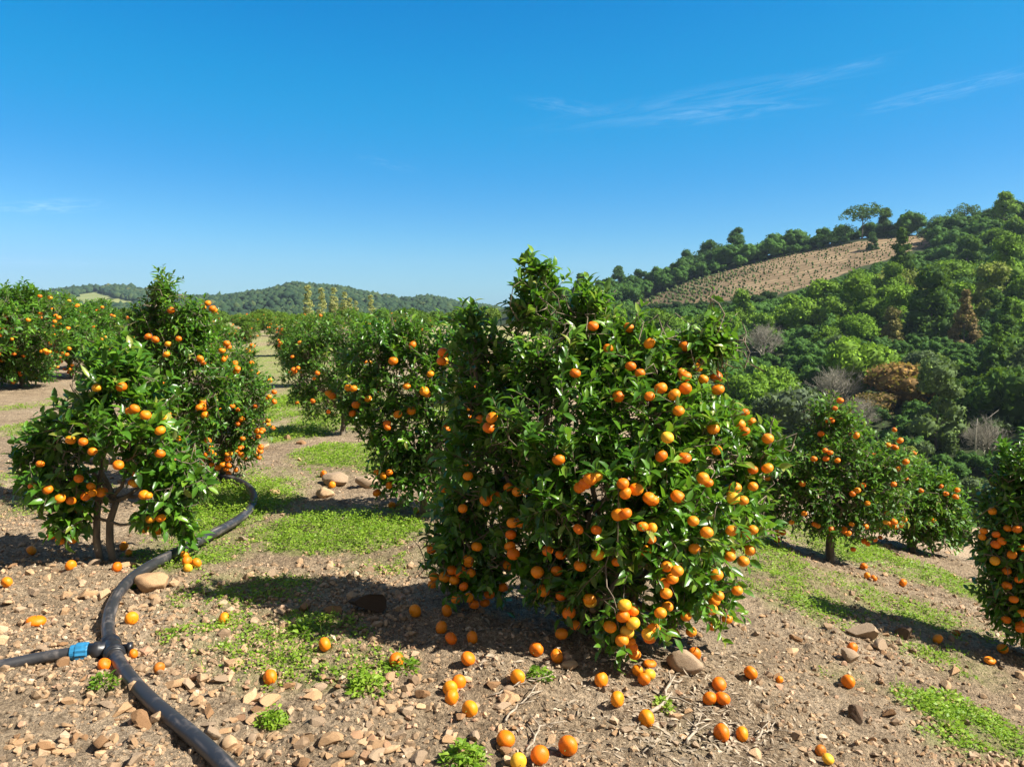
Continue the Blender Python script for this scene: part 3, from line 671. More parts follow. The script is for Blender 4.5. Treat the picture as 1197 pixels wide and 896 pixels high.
# far orchard: three shared trees copied
FARV = []
for k in range(3):
    rng = np.random.default_rng(300 + k)
    lob = []
    for i in range(13):
        a = rng.uniform(0, 6.28); rr = rng.uniform(.1, .75); z = rng.uniform(.42, 1.42)
        s = rng.uniform(.36, .52); lob.append((np.array([math.cos(a) * rr, math.sin(a) * rr + 0.0, z - 0.0]), np.array([s, s, s * .85])))
    rt = link('citrus_tree', None, None, (0, 0, 0))
    hg = h_ground
    h_ground_keep = h_ground
    globals()['h_ground'] = lambda x, y: np.zeros(np.shape(x))
    citrus(None, (0, 0, 0), lob, 640, leaf=.10, per=(9, 13), rand_fruit=75, fs=.95, seed=310 + k, simple=True, crown_mat=M_LEAF_FAR, root=rt)
    globals()['h_ground'] = h_ground_keep
    FARV.append(rt)
far_list = [(24, 16.5, 1.08, 0, 'orange tree second in from the left border, many fruit over bare brown soil'), (84, 18.5, 1.02, 1, 'orange tree third in from the left border, dark hollow in its crown'), (-34, 15, 1.06, 2, 'orange tree just cut by the left border of the view'), (132, 21, 1.0, 0, 'orange tree showing above the left shoulder of the forked trunk tree'), (60, 25, 1.05, 2, 'orange tree seen between and behind the third and second from the left border'), (10, 23, 1.1, 1, 'orange tree showing between and behind the two at the left border'),
            (112, 27, 1.1, 1, 'orange tree in the second line behind the left orchard row'), (170, 25, 1.02, 2, 'orange tree showing left of the thin leafy spire'), (215, 28, 1.0, 1, 'orange tree showing behind the thin leafy spire'), (258, 31, 1.0, 2, 'orange tree above the yellow orange fruit clusters'), (286, 36, 1.05, 0, 'orange tree left of the end of the grass strip'), (304, 46, 1.3, 2, 'small reddish orange tree closing the far end of the grass strip'),
            (338, 27, .92, 1, 'orange tree just behind the pale one beside the path'), (345, 45, 1.3, 2, 'orange tree below the tall pale poplars, left one'), (392, 38, 1.35, 0, 'orange tree below the tall pale poplars, middle one'), (430, 30, 1.2, 1, 'orange tree below the tall pale poplars, right one'), (470, 28, 1.2, 2, 'orange tree top showing over the dark centre row'), (175, 42, 1.2, 0, 'far orange tree at the foot of the left hills'), (240, 48, 1.25, 0, 'far orange tree right of the leafy spire')]
used = set()
for i, (px, d, s, v, lab) in enumerate(far_list):
    src = FARV[v]
    if v in used:
        o = src.copy(); COL.objects.link(o); keep_ind = d < 24; nfr = 0
        for ch in src.children:
            if ch.name.startswith('orange'):
                nfr += 1
                if d > 34 and nfr > 22: continue
            c = ch.copy(); COL.objects.link(c); c.parent = o
    else: o = src; used.add(v)
    x = (px - CX) / F * d
    o.location = (x, d, float(h_base(x, d)) - .02); s *= 1.15 if d < 22 else (.80 if d < 27.5 else .60); o.scale = (s * 1.12, s * 1.12, s); o.rotation_euler = (0, 0, 1.3 * i)
    tag(o, lab or 'orange tree just cut by the left border of the view', 'tree', 'orange trees of the orchard')
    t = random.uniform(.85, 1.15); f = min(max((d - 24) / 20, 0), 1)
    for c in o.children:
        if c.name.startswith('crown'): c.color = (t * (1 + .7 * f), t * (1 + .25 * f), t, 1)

rngF = np.random.default_rng(77)
for k in range(46):
    d = 34 + 52 * (k / 46) + rngF.uniform(-2, 2); px = rngF.uniform(190, 335) if k % 4 else rngF.uniform(360, 500)
    x = (px - CX) / F * d
    if abs(x + 4.2 + .38 * (d - 15.8)) < 1.5: continue
    src = FARV[k % 3]; o = src.copy(); COL.objects.link(o); nfr = 0; t = rngF.uniform(.9, 1.2)
    for ch in src.children:
        if ch.name.startswith('orange'):
            nfr += 1
            if nfr > 26: continue
        c = ch.copy(); COL.objects.link(c); c.parent = o
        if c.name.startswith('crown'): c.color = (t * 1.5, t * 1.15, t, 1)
        if c.name.startswith('orange'): c.scale = [v * 1.15 for v in c.scale]
    sc = rngF.uniform(.52, .68) * (1.0 if d < 60 else 1.1)
    o.location = (x, d, float(h_base(x, d)) - .03); o.scale = (sc * 1.5, sc * 1.5, sc); o.rotation_euler = (0, 0, rngF.uniform(0, 6.28))
    tag(o, 'far orange tree in the distant orchard rows below the hills', 'tree', 'distant orchard rows')

# ------------------------------------------------------------------ woodland crowns
def crown_variant(kind, seed, dens=1.0):
    rng = np.random.default_rng(seed); mb = MB(); lobes = []
    if kind == 'round':
        for i in range(34):
            u = nrm(rng.normal(size=3)); u[2] = abs(u[2]) * .95 - .15
            lobes.append((u * np.array([.76, .76, .64]) * rng.uniform(.5, 1.05) + [0, 0, .1], rng.uniform(.16, .38)))
        lobes.append((np.array([0, 0, 0.]), .6))
    elif kind == 'tall':
        for i in range(26):
            z = rng.uniform(-1, 1.1); w = .62 * (1 - max(z, 0) * .55); a = rng.uniform(0, 6.28)
            lobes.append((np.array([math.cos(a) * w * rng.uniform(.3, 1), math.sin(a) * w * rng.uniform(.3, 1), z]), rng.uniform(.2, .36)))
    elif kind == 'cone':
        for i in range(40):
            z = rng.uniform(-1.0, 1.7); w = .55 * (1.75 - z) / 2.75; a = rng.uniform(0, 6.28)
            lobes.append((np.array([math.cos(a) * w, math.sin(a) * w, z]), rng.uniform(.12, .22) * (1.3 - .3 * z)))
    elif kind == 'flat':
        for i in range(16):
            a = rng.uniform(0, 6.28); rr = rng.uniform(.2, .95); z = rng.choice([-.2, .1, .4]) + rng.normal() * .08
            lobes.append((np.array([math.cos(a) * rr, math.sin(a) * rr, z * (1.1 - rr * .5)]), rng.uniform(.24, .40)))
    elif kind == 'poplar':
        for i in range(70):
            z = rng.uniform(-1.7, 2.2); w = .28 * (1 - abs(z - .0) / 3.2); a = rng.uniform(0, 6.28)
            lobes.append((np.array([math.cos(a) * w, math.sin(a) * w, z]), rng.uniform(.12, .2)))
    for c, s in lobes:
        n = int((620 * s * s + 46) * dens * (1.4 if kind in ('round', 'tall') else 1))
        u = nrm(rng.normal(size=(n, 3))); u = u[u[:, 2] > -.6]; n = len(u)
        rr = (1 + .34 * fbm(u * 2.6 + c * 5, 3, seed))
        P = c + u * s * rr[:, None] * rng.uniform(.80, 1.16, n)[:, None] * np.array([1, 1, .85])
        D = nrm(rng.normal(size=(n, 3)) + u * .5); U = nrm(u * .9 + rng.normal(size=(n, 3)) * .6)
        L = rng.uniform(.06, .135, n) * (1.15 if dens < 1 else 1)
        t0 = rng.normal() * .14
        leaves_mesh(mb, P - D * L[:, None] * .5, D, U, L, L * rng.uniform(.5, .9, n), np.clip(.5 + t0 + rng.normal(size=n) * .24, 0, 1), True, rng=rng)
        if kind in ('round', 'tall', 'cone'):
            V, Fc = ICO[3]; mb.add(c + V * s * .80 * np.array([1, 1, .85]) * (1 + .34 * fbm(V * 2.6 + c * 5, 3, seed))[:, None], [Fc], np.clip(.3 + .3 * fbm(V * 9 + c * 5, 2, seed), 0, 1))
    return mb

def bare_crown(seed):
    rng = np.random.default_rng(seed); mb = MB()
    def br(p, d, l, r, lev):
        q = p + d * l; mid = (p + q) / 2 + rng.normal(size=3) * l * .07
        v, f = tube([p, mid, q], [r, r * .8, r * .55], 4, False); mb.add(v, f)
        if lev == 0: return
        for _ in range(4):
            br(p + (q - p) * rng.uniform(.4, 1), nrm(d + rng.normal(size=3) * .55 + [0, 0, .2]), l * rng.uniform(.55, .8), r * .5, lev - 1)
    for i in range(7):
        a = rng.uniform(0, 6.28); br(np.array([0, 0, -.9]), nrm(np.array([math.cos(a) * .6, math.sin(a) * .6, 1])), .6, .03, 4)
    return mb

VAR = {}
for kind, n in (('round', 6), ('tall', 4), ('cone', 2), ('flat', 3), ('poplar', 2)):
    VAR[kind] = [crown_variant(kind, 700 + i * 13 + len(kind)).mesh(kind + '_crown', M_WOODS) for i in range(n)]
M_BARE = bark_material('bare_branches', (0.20, 0.185, 0.14), (0.36, 0.33, 0.26), 2)
VAR['bare'] = [bare_crown(900 + i).mesh('bare_crown', M_BARE) for i in range(2)]
def trunk_mesh(seed, limbs=6, spread=.45, h=1.0):
    rng = np.random.default_rng(seed); mb = MB()
    v, f = tube([(0, 0, -.3), (.01, 0, 0), (.02, .01, .5 * h), (0, 0, h)], [.06, .045, .035, .02], 7); mb.add(v, f)
    for i in range(limbs):
        a = i * 2.4; z = rng.uniform(.4, .8) * h
        v, f = tube([(0.01, 0, z), (math.cos(a) * spread * .5, math.sin(a) * spread * .5, z + .15), (math.cos(a) * spread, math.sin(a) * spread, z + .32)], [.02, .014, .006], 5); mb.add(v, f)
    return mb.mesh('trunk', M_WBARK)
TRUNKS = [trunk_mesh(40 + i) for i in range(3)]
CENZ = {'round': (.58, 1.0), 'tall': (.92, 1.0), 'cone': (1.1, 1.0), 'flat': (1.15, .8), 'poplar': (1.9, 1.0), 'bare': (1.0, 1.0)}
def woodland_tree(name, x, y, z, rad, kind, color, label, group, hscale=1.0):
    root = link(name, None, None, (x, y, z), label, 'tree', group)
    cz, zs = CENZ[kind]
    c = link('crown', random.choice(VAR[kind]), root, (0, 0, rad * cz * hscale), color=color)
    c.scale = (rad * random.uniform(.92, 1.08), rad * random.uniform(.92, 1.08), rad * zs * hscale); c.rotation_euler = (0, 0, random.uniform(0, 6.28))
    t = link('trunk', random.choice(TRUNKS), root, (0, 0, 0)); H = rad * cz * hscale
    t.scale = (rad * .8, rad * .8, H * (1.1 if kind in ('flat', 'poplar') else 1.0)); t.rotation_euler = (0, 0, random.uniform(0, 6.28))
    return root

TINT = {'bright': ((.195, .345, .040), 'light green'), 'mid': ((.155, .285, .030), 'mid green'), 'dark': ((.072, .150, .028), 'dark green'), 'olive': ((.22, .27, .06), 'olive green'), 'grey': ((.14, .20, .10), 'greyish green')}
placed = []
def spot_ok(x, y, rad):
    for (a, b, r) in placed:
        if (a - x) ** 2 + (b - y) ** 2 < (0.60 * (r + rad)) ** 2: return False
    return True
CLEARV = []
def hides(x, d, rad):
    px = CX + x / d * F
    return any(0 < d0 - d < 34 and abs(px - p0) < (rad / d + r0 / d0) * F * .8 for p0, d0, r0 in CLEARV)
def hill_tree(px, d, rad, kind, color, label, group=None, name='woodland_tree', hs=1.0):
    r = (px - CX) / F; x = r * d; placed.append((x, d, rad * 1.15))
    if d < 180: CLEARV.append((px, d, rad))
    return woodland_tree(name, x, d, float(h_hill(np.array(r), np.array(d))) - .3, rad, kind, color, label, group, hs)
RUST = (.30, .185, .07)
hill_tree(1060, 126, 7.2, 'round', RUST, 'rust brown spreading tree among the green woods above the orange trees', hs=.8)
hill_tree(1022, 122, 4.0, 'round', (.22, .15, .06), 'smaller dull brown tree touching the left of the rust brown one', hs=.8)
hill_tree(1126, 165, 4.4, 'cone', (.26, .19, .09), 'brownish conical tree standing alone among the upper green crowns')
hill_tree(1042, 172, 3.8, 'tall', (.25, .22, .08), 'olive brown upright tree on the middle of the wooded slope')
hill_tree(978, 128, 5.4, 'bare', (1, 1, 1), 'bare grey leafless tree left of the rust brown tree')
hill_tree(893, 172, 6.0, 'bare', (1, 1, 1), 'bare grey leafless tree beside the fruiting side of the largest orange tree')
hill_tree(1008, 112, 4.6, 'bare', (1, 1, 1), 'bare grey leafless tree in front of the rust brown tree')
hill_tree(1162, 100, 4.2, 'bare', (1, 1, 1), 'bare grey leafless tree low on the shaded right of the woods')
hill_tree(925, 112, 6.4, 'round', (.11, .15, .09), 'greyish dark round tree just above the straight trunk orange tree')
hill_tree(1100, 106, 5.6, 'tall', (.14, .21, .08), 'pale green mounded tree right of and below the rust brown one')
dx = (1146 - CX) / F * 98
dt_ = link('dead_tree', None, None, (dx, 98, float(h_hill(np.array(dx / 98), np.array(98.)))), 'thin pale dead trunk standing bare among the dark lower right woods', 'tree')
mb = MB(); v, f = tube([(0, 0, -.5), (.1, 0, 2), (.05, .1, 4.5), (.15, 0, 6.4)], [.12, .10, .08, .04], 7); mb.add(v, f); v, f = tube([(.1, 0, 5.4), (1.4, 0, 6.4), (2.8, .2, 7.4)], [.04, .03, .015], 5); mb.add(v, f); link('trunk', mb.mesh('trunk', M_BARE), dt_)
# trees on the skyline of the ridge
SKY = [(1028, 352, 5.5, 'tall', 'dark upright tree standing right of the tall open crowned ridge tree'), (1046, 356, 5.0, 'round', 'dark dense tree between the open crowned ridge tree and the umbrella one'), (1120, 340, 6.2, 'flat', 'spreading flat crowned tree on the skyline right of the umbrella one'), (830, 400, 8.0, 'flat', 'tallest open crowned tree of the left ridge grove'), (905, 372, 3.6, 'flat', 'small open crowned tree alone over the middle of the field edge'), (968, 348, 3.0, 'flat', 'lone small flat topped tree on the ridge left of the tall pair'), (1003, 352, 9.0, 'flat', 'tall open crowned tree rising highest above the cleared field'), (984, 354, 4.6, 'flat', 'open crowned tree leaning beside the highest ridge tree'), (1086, 344, 4.6, 'flat', 'umbrella shaped tree on the skyline above the right end of the field'), (1150, 338, 5, 'round', 'round tree breaking the skyline near the right border'),
       (1015, 322, 3.2, 'tall', 'dark tree standing in the top of the cleared field'), (885, 370, 2.6, 'round', 'small round tree on the skyline right of the ridge grove'), (902, 368, 2.2, 'round', 'smaller round tree next along the skyline right of the ridge grove')]
for px, d, rad, kd, lab in SKY: hill_tree(px, d, rad, kd, (.065, .135, .05), lab, 'trees along the ridge')
for k, (px, rad) in enumerate([(708, 4.2), (722, 5.0), (738, 4.4), (752, 4), (765, 5), (800, 4.4), (812, 5.2), (826, 5.6), (842, 6.2), (858, 5.8), (868, 4.4), (820, 4), (848, 4), (780, 3), (716, 4), (745, 4)]):
    hill_tree(px, 400 - (px - 700) * .13 + (k % 3) * 5, rad * (1.25 if px < 870 else 1), 'tall' if k % 2 else 'round', (.065, .15, .055), 'dark tree of the ridge grove at the upper left end of the field', 'dark grove on the ridge')
for k in range(26):
    px = 1020 + k * 8 + random.uniform(-3, 3); hill_tree(px, float(ridge_d((px - CX) / F)) + random.uniform(5, 16), random.uniform(3.2, 5), random.choice(['round', 'tall', 'round', 'flat']), (.085, .18, .05), 'dark tree in the skyline row above the field and woods', 'skyline trees above the woods')
# orchard row under the field
for k in range(22):
    px = 745 + k * 7.5 + random.uniform(-1, 1); rr_, dd_ = hill_hit(px, 362 - max(px - 860, 0) * .35)
    hill_tree(px, dd_ - (k % 2) * 6, random.uniform(1.9, 2.5), 'round', (.042, .085, .034), 'small round tree in the planted row along the foot of the field', 'small trees below the cleared field')
rngT = np.random.default_rng(99); cand = []
for it in range(14000):
    d = math.sqrt(rngT.uniform(48 ** 2, 395 ** 2)); r = rngT.uniform(.02, .78)
    if d > ridge_d(np.array(r)) + 12: continue
    rad = rngT.choice([3.2, 4.2, 5.2, 6.4, 7.4]) * rngT.uniform(.9, 1.1) * (1 if d > 75 else .75)
    x = r * d; rr = rad / d * .5
    if in_poly(np.array([r, r - rr, r + rr, r]), np.array([d, d, d, d + rad * 1.6]), FIELD_RD).any(): continue
    if d > 210 and in_poly(np.array([r]), np.array([d + 12]), FIELD_RD).any() and r < .32: continue
    zb_ = float(h_hill(np.array(r), np.array(d))); ptop = proj(x + rad * np.array([0, -.8, .8, 0, -.6, .6]), np.full(6, d), zb_ + rad * np.array([1.6, .8, .8, .9, 1.3, 1.3]))
    if in_poly(ptop[0], ptop[1] - 1, FIELD).any(): continue
    if hides(x, d, rad) or not spot_ok(x, d, rad): continue
    placed.append((x, d, rad)); cand.append((x, d, r, rad))
for it in range(16000):
    d = math.sqrt(rngT.uniform(48 ** 2, 385 ** 2)); r = rngT.uniform(.02, .78); rad = rngT.uniform(1.5, 2.7)
    if d > ridge_d(np.array(r)) + 8: continue
    x = r * d; zb_ = float(h_hill(np.array(r), np.array(d))); ptop = proj(x + rad * np.array([0, -.8, .8]), np.full(3, d), zb_ + rad * np.array([1.3, .8, .8]))
    if in_poly(ptop[0], ptop[1] - 1, FIELD).any() or in_poly(np.array([r]), np.array([d]), FIELD_RD).any(): continue
    if rad < 2 and d < 90 or not spot_ok(x, d, rad): continue
    placed.append((x, d, rad)); cand.append((x, d, r, rad))
cand.sort(key=lambda c: -c[3] / c[1])
def tint_at(x, d, rng):
    n = float(fbm(np.array([[x / 38, d / 38]]), 2, 5)[0]) + rng.normal() * .22
    px = CX + x / d * F
    if d < 105: n -= .30
    if 840 < px < 1060 and d > 105: n += .32
    return 'bright' if n > .26 else 'mid' if n > -.02 else ('olive' if rng.uniform() < .14 else ('grey' if rng.uniform() < .3 else 'dark'))
def zone(d, r):
    side = 'right' if r > .44 else 'left'
    return ('foot', side) if d < 95 else (('middle', side) if d < 170 else ('upper part', side))
rest = []
count = 0
for (x, d, r, rad) in cand:
    tn = tint_at(x, d, rngT); kd = rngT.choice(['round', 'round', 'round', 'tall', 'tall'] if tn != 'dark' else ['round', 'tall', 'cone', 'tall', 'round'])
    vis = r < .70
    if vis and count < 235:
        c, word = TINT[tn]; zn, side = zone(d, r); j = rngT.uniform(.85, 1.15)
        shp = {'round': 'round crowned', 'tall': 'upright', 'cone': 'conical'}[kd]
        woodland_tree('woodland_tree', x, d, float(h_hill(np.array(r), np.array(d))) - .3, rad, kd, tuple(v * j for v in c), f'{word} {shp} tree in the woods at the {zn} of the {side} slope', 'trees of the wooded slope'); count += 1
    else: rest.append((x, d, r, rad, tn))
print('woods', count, len(rest))
# the remaining, smallest trees as one mass
if rest:
    lods = [crown_variant('round', 40 + i, .22) for i in range(3)]
    mb = MB()
    for (x, d, r, rad, tn) in rest:
        L = lods[rngT.integers(3)]; V = np.concatenate(L.V); a = rngT.uniform(0, 6.28); ca, sa = math.cos(a), math.sin(a)
        W = V @ np.array([[ca, sa, 0], [-sa, ca, 0], [0, 0, 1]]) * rad + [x, d, float(h_hill(np.array(r), np.array(d))) + rad * .6]
        mb.add(W, L.F, np.clip(np.concatenate(L.T) * .9 + rngT.normal() * .1 + (.15 if tn == 'bright' else 0), 0, 1))
    o = link('woods', mb.mesh('woods', M_WOODS), kind='stuff', label='dense green woods filling the rest of the slope'); o.color = (.075, .17, .035, 1)

# saplings in rows on the cleared field
def saplings():
    rng = np.random.default_rng(5); mb = MB(); V, Fc = ICO[1]
    rows = np.arange(205, 395, 2.6)
    for y0 in rows:
        xs = np.arange(20, 215, 2.3); y = y0 + .10 * (xs - 100) + rng.normal(size=len(xs)) * .35; xs = xs + rng.normal(size=len(xs)) * .3
        ok = in_poly(xs / y, y, FIELD_RD) & (rng.uniform(size=len(xs)) < .72 + .5 * fbm(np.stack([xs, y], -1) / 25, 2, 6)); xs, y = xs[ok], y[ok]
        if not len(xs): continue
        z = h_hill(xs / y, y)
        for a, b, c in zip(xs, y, z):
            green = np.clip(1 - (a / b - .16) / .16, 0.0, 1)
            s = rng.uniform(.16, .40) * (1 + .9 * green)
            mb.add(V * (1 + .25 * rng.normal(size=(len(V), 1))) * np.array([s, s, s * 1.3]) + [a, b, c + s], [Fc], rng.uniform(0, 1))
    link('saplings', mb.mesh('saplings', M_FIELDPLANT, False), kind='stuff', label='rows of small saplings planted across the cleared hillside field')
saplings()
# terrace banks of cut straw lines across the field are in the slope itself

# ------------------------------------------------------------------ distant hills
RA = np.array([(-400, 352), (-100, 345), (0, 339), (45, 340), (90, 334), (140, 331), (178, 336), (215, 343), (260, 352), (330, 362), (700, 385)], float)
RB = np.array([(-300, 380), (120, 366), (200, 350), (225, 341), (270, 341), (310, 335), (340, 327), (375, 328), (410, 333), (450, 340), (480, 344), (500, 340), (530, 347), (565, 352), (600, 358), (680, 366), (900, 380)], float)
def h_far(r, d, tab, Rd, d0):
    py = np.interp(CX + r * F, tab[:, 0], tab[:, 1]); zc = EYE + (360 - py - 0) / F * Rd - 9
    s = np.clip((d - d0) / (Rd - d0), 0, 1); z = -20 + (zc + 20) * (s ** .9)
    z = np.where(d > Rd, zc - .15 * (d - Rd), z)
    P = np.stack([r * d, d], -1)
    rid = np.abs(fbm(P / 150, 3, 3))
    return z - 26 * rid * s * (1 - s) * 3.2
M_FARGROUND = plain('distant_hill_earth', (.05, .07, .03), .95, .1, .02, .4)
def hill_mesh(tab, Rd, d0, name, seed, clear=None):
    rs = np.linspace(-.95, .35, 220); ds = np.linspace(d0, Rd + 260, 90)
    D, RR = np.meshgrid(ds, rs, indexing='ij'); Z = h_far(RR, D, tab, Rd, d0); n = len(rs); m = len(ds)
    V = np.stack([RR * D, D, Z], -1).reshape(-1, 3)
    i, j = np.meshgrid(np.arange(m - 1), np.arange(n - 1), indexing='ij')
    q = np.stack([i * n + j, i * n + j + 1, (i + 1) * n + j + 1, (i + 1) * n + j], -1).reshape(-1, 4)
    f = np.zeros(len(V))
    if clear is not None:
        pp = proj(V[:, 0], V[:, 1], V[:, 2]); f = (in_poly(pp[0], pp[1], clear) & (V[:, 1] < Rd)).astype(float) * .6
    mb = MB(); mb.add(V, [q], f); link(name, mb.mesh(name, M_FARHILL), kind='structure')
    rng = np.random.default_rng(seed); Vi, Fi = ICO[1]; mb = MB(); cnt = 20000
    d = np.sqrt(rng.uniform((d0 + (Rd - d0) * .25) ** 2, (Rd + 10) ** 2, cnt)); r = rng.uniform(-.75, .30, cnt); z = h_far(r, d, tab, Rd, d0)
    if clear is not None:
        pp = proj(r * d, d, z); ok = ~in_poly(pp[0], pp[1], clear); d, r, z = d[ok], r[ok], z[ok]
    cnt = len(d); s = rng.uniform(2.2, 4.6, cnt) * Rd / 1000; tn = np.clip(.45 + rng.normal(size=cnt) * .2 + .25 * fbm(np.stack([r * d, d], -1) / 80, 2, seed), 0, 1)
    Vs = (Vi[None] * (1 + .28 * rng.normal(size=(cnt, len(Vi), 1)))) * (s[:, None, None] * np.array([1, 1, .95])) + np.stack([r * d, d, z + s * .6], -1)[:, None]
    k = len(Vi); mb.add(Vs.reshape(-1, 3), [(Fi[None] + (np.arange(cnt) * k)[:, None, None]).reshape(-1, 3)], np.repeat(tn, k) + rng.normal(size=cnt * k) * .08)
    link('distant_woods', mb.mesh('distant_woods', M_FARWOODS, True), kind='stuff', label='woods covering the ' + name.replace('_', ' '))
def farhill_material():
    m, nt, out = mat_new('distant_hill')
    f = attr(nt, 'tone'); tc = N(nt, 'ShaderNodeTexCoord'); n = N(nt, 'ShaderNodeTexNoise', Scale=.03, Detail=6.0); nt.links.new(tc.outputs['Object'], n.inputs['Vector'])
    g = ramp(nt, n.outputs['Fac'], [(.3, (.14, .18, .06)), (.7, (.24, .25, .10))]).outputs[0]
    c = mixc(nt, math_n(nt, 'MULTIPLY', f.outputs['Fac'], 1.66), (.04, .065, .03), g)
    p = N(nt, 'ShaderNodeBsdfPrincipled', Roughness=.95); p.inputs['Specular IOR Level'].default_value = .1; nt.links.new(c, p.inputs['Base Color']); nt.links.new(p.outputs[0], out.inputs[0]); return m
M_FARHILL = farhill_material()
CLEAR = np.array([(80, 354), (92, 344), (112, 341), (135, 348), (165, 356), (160, 362), (95, 360)], float)
hill_mesh(RA, 1350, 700, 'left_hill', 61, CLEAR)
hill_mesh(RB, 1000, 420, 'middle_hill', 62)
rngB = np.random.default_rng(123)
for k in range(34):
    px = 60 + k * 15.5 + rngB.uniform(-5, 5); d = rngB.uniform(88, 122); x = (px - CX) / F * d; rad = rngB.uniform(1.3, 1.9)
    woodland_tree('woodland_tree', x, d, float(h_base(x, d)) - .2, rad, 'round', (.11 * rngB.uniform(.8, 1.2), .19, .035), 'rounded green tree in the belt across the flat ground before the hills', 'tree belt before the hills')
# tall pale poplars
for k, (px, top, d) in enumerate([(361, 335, 120), (377, 338, 126), (391, 337, 118), (403, 342, 130), (410, 349, 122), (417, 352, 128), (434, 346, 132)]):
    zt = EYE + (360 - top) / F * d; x = (px - CX) / F * d; zb = float(h_base(x, d)); rad = (zt - zb) / 4.1
    lab = ['tallest pale poplar, leftmost of the thin row before the hills', 'pale poplar second in the thin row before the hills', 'pale poplar third in the thin row before the hills', 'pale poplar fourth in the thin row before the hills', 'shorter pale poplar fifth in the thin row before the hills', 'shorter pale poplar sixth in the thin row before the hills', 'pale poplar set apart at the right end of the thin row'][k]
    pr = woodland_tree('poplar_tree', x, d, zb, rad, 'poplar', (.44, .45, .20), lab, 'pale poplars before the hills'); pc = [c for c in pr.children if c.name.startswith('crown')][0]; pc.scale = (rad * 1.25, rad * 1.25, rad)

# ------------------------------------------------------------------ irrigation pipe
def smooth(P, n):
    P = np.asarray(P, float); s = np.concatenate([[0], np.cumsum(np.linalg.norm(np.diff(P, axis=0), axis=1))]); t = np.linspace(0, s[-1], n)
    out = np.stack([np.interp(t, s, P[:, k]) for k in range(3)], -1)
    for _ in range(max(int(n / len(P) * 1.2), 6) * 4):
        out[1:-1] = .25 * out[:-2] + .5 * out[1:-1] + .25 * out[2:]
    return out
def on_ground(px, py, lift):
    g = ground_hit(px, py)
    return np.array([g[0], g[1], float(h_base(g[0], g[1])) + lift])
PR = .0312
def lie(P, lift):
    P = P.copy(); P[:, 2] = h_base(P[:, 0], P[:, 1]) + lift + .012 + .02 * fbm(P[:, :2] * .8, 2, 4); return P
tee = on_ground(130, 772, PR)
main_a = [on_ground(x, y, PR) for x, y in [(300, 950), (262, 905), (225, 868), (185, 830), (150, 795)]] + [tee]
main_b = [tee] + [on_ground(x, y, PR) for x, y in [(123, 735), (133, 702), (160, 678), (200, 657), (240, 640), (275, 620), (297, 600), (298, 584), (282, 570), (255, 560), (225, 552), (170, 545), (60, 540)]]
full = smooth(np.array(main_a + main_b[1:]), 220); full = lie(full, PR)
ti = int(np.argmin(np.linalg.norm(full[:, :2] - tee[:2], axis=1))); tee = full[ti]
root = link('irrigation_pipe', None, None, tuple(tee - [0, 0, PR]), 'black irrigation pipe snaking past the forked trunk tree with a tee and blue nut', 'pipe')
O = np.array(root.location)
mb = MB(); rng = np.random.default_rng(2)
v, f = tube(full - O, PR, 24)
sc = np.zeros(len(v)); vv = v.reshape(-1, 24, 3)
along = np.arange(220)[:, None] * .5; ang = np.arange(24)[None] * 1.0
sc = np.clip(fbm(np.stack([np.broadcast_to(along * .35, (220, 24)), np.broadcast_to(ang * 2.2, (220, 24))], -1), 3, 8) * 1.6 - .55, 0, .8).reshape(-1)
mb.add(v, f, sc); link('main_pipe', mb.mesh('main_pipe', M_PIPE), root)
T = nrm((full[ti + 3] - full[ti - 3])[None])[0]
bl = [on_ground(x, y, .03) for x, y in [(-160, 806), (-60, 792), (0, 781), (50, 773)]]
bdir = nrm((bl[-1] - tee)[None])[0]; bdir[2] = 0; bdir = nrm(bdir[None])[0]
nutp = tee + bdir * .125; brs = smooth(np.array(bl + [tee + bdir * .16 - [0, 0, .0]]), 50); brs[:, 2] = np.interp(np.arange(50), [0, 30, 49], [brs[0][2], brs[25][2] + .005, tee[2]])
mb = MB(); v, f = tube(brs - O, .0255, 20); mb.add(v, f, 0.03); link('branch_pipe', mb.mesh('branch_pipe', M_PIPE), root)
mb = MB()
fit = full[ti - 5:ti + 6]; s = np.linspace(-.085, .085, 13)
PP = np.array([tee + T * a for a in s]); prof = np.array([.039, .047, .047, .039, .042, .042, .045, .042, .042, .039, .047, .047, .039])
v, f = tube(PP - O, prof, 24); mb.add(v, f)
v, f = tube(np.array([tee, tee + bdir * .045, tee + bdir * .05, tee + bdir * .075, tee + bdir * .08, tee + bdir * .105]) - O, [.036, .036, .041, .041, .036, .036], 20); mb.add(v, f)
v, f = tube(np.array([tee, tee - bdir * .062, tee - bdir * .066, tee - bdir * .085]) - O, [.02, .02, .027, .027], 8); mb.add(v, f)
teeo = link('tee_fitting', mb.mesh('tee_fitting', M_FIT), root)
for sgn in (-1, 1):
    mb = MB(); c = tee + T * sgn * .092
    v, f = tube(np.array([c - T * .010, c - T * .006, c + T * .006, c + T * .010]) - O, [.038, .043, .043, .038], 24); mb.add(v, f); link('collar', mb.mesh('collar', M_FIT), teeo)
mb = MB(); nb = 24; c0 = tee + bdir * .098
Vn = []
for a, rr in ((0, .038), (.006, .043), (.05, .043), (.056, .036), (.075, .034)):
    pts = []
    up_ = np.array([0, 0, 1.]); sd = np.cross(bdir, up_)
    for k in range(nb):
        rk = rr * (1.0 if k % 2 == 0 or a > .055 or a == 0 else .90); an = k * 2 * PI / nb
        pts.append(c0 + bdir * a + (sd * math.cos(an) + up_ * math.sin(an)) * rk)
    Vn.append(pts)
Vn = np.array(Vn).reshape(-1, 3) - O; i, j = np.meshgrid(np.arange(4), np.arange(nb), indexing='ij')
q = np.stack([i * nb + j, i * nb + (j + 1) % nb, (i + 1) * nb + (j + 1) % nb, (i + 1) * nb + j], -1).reshape(-1, 4)
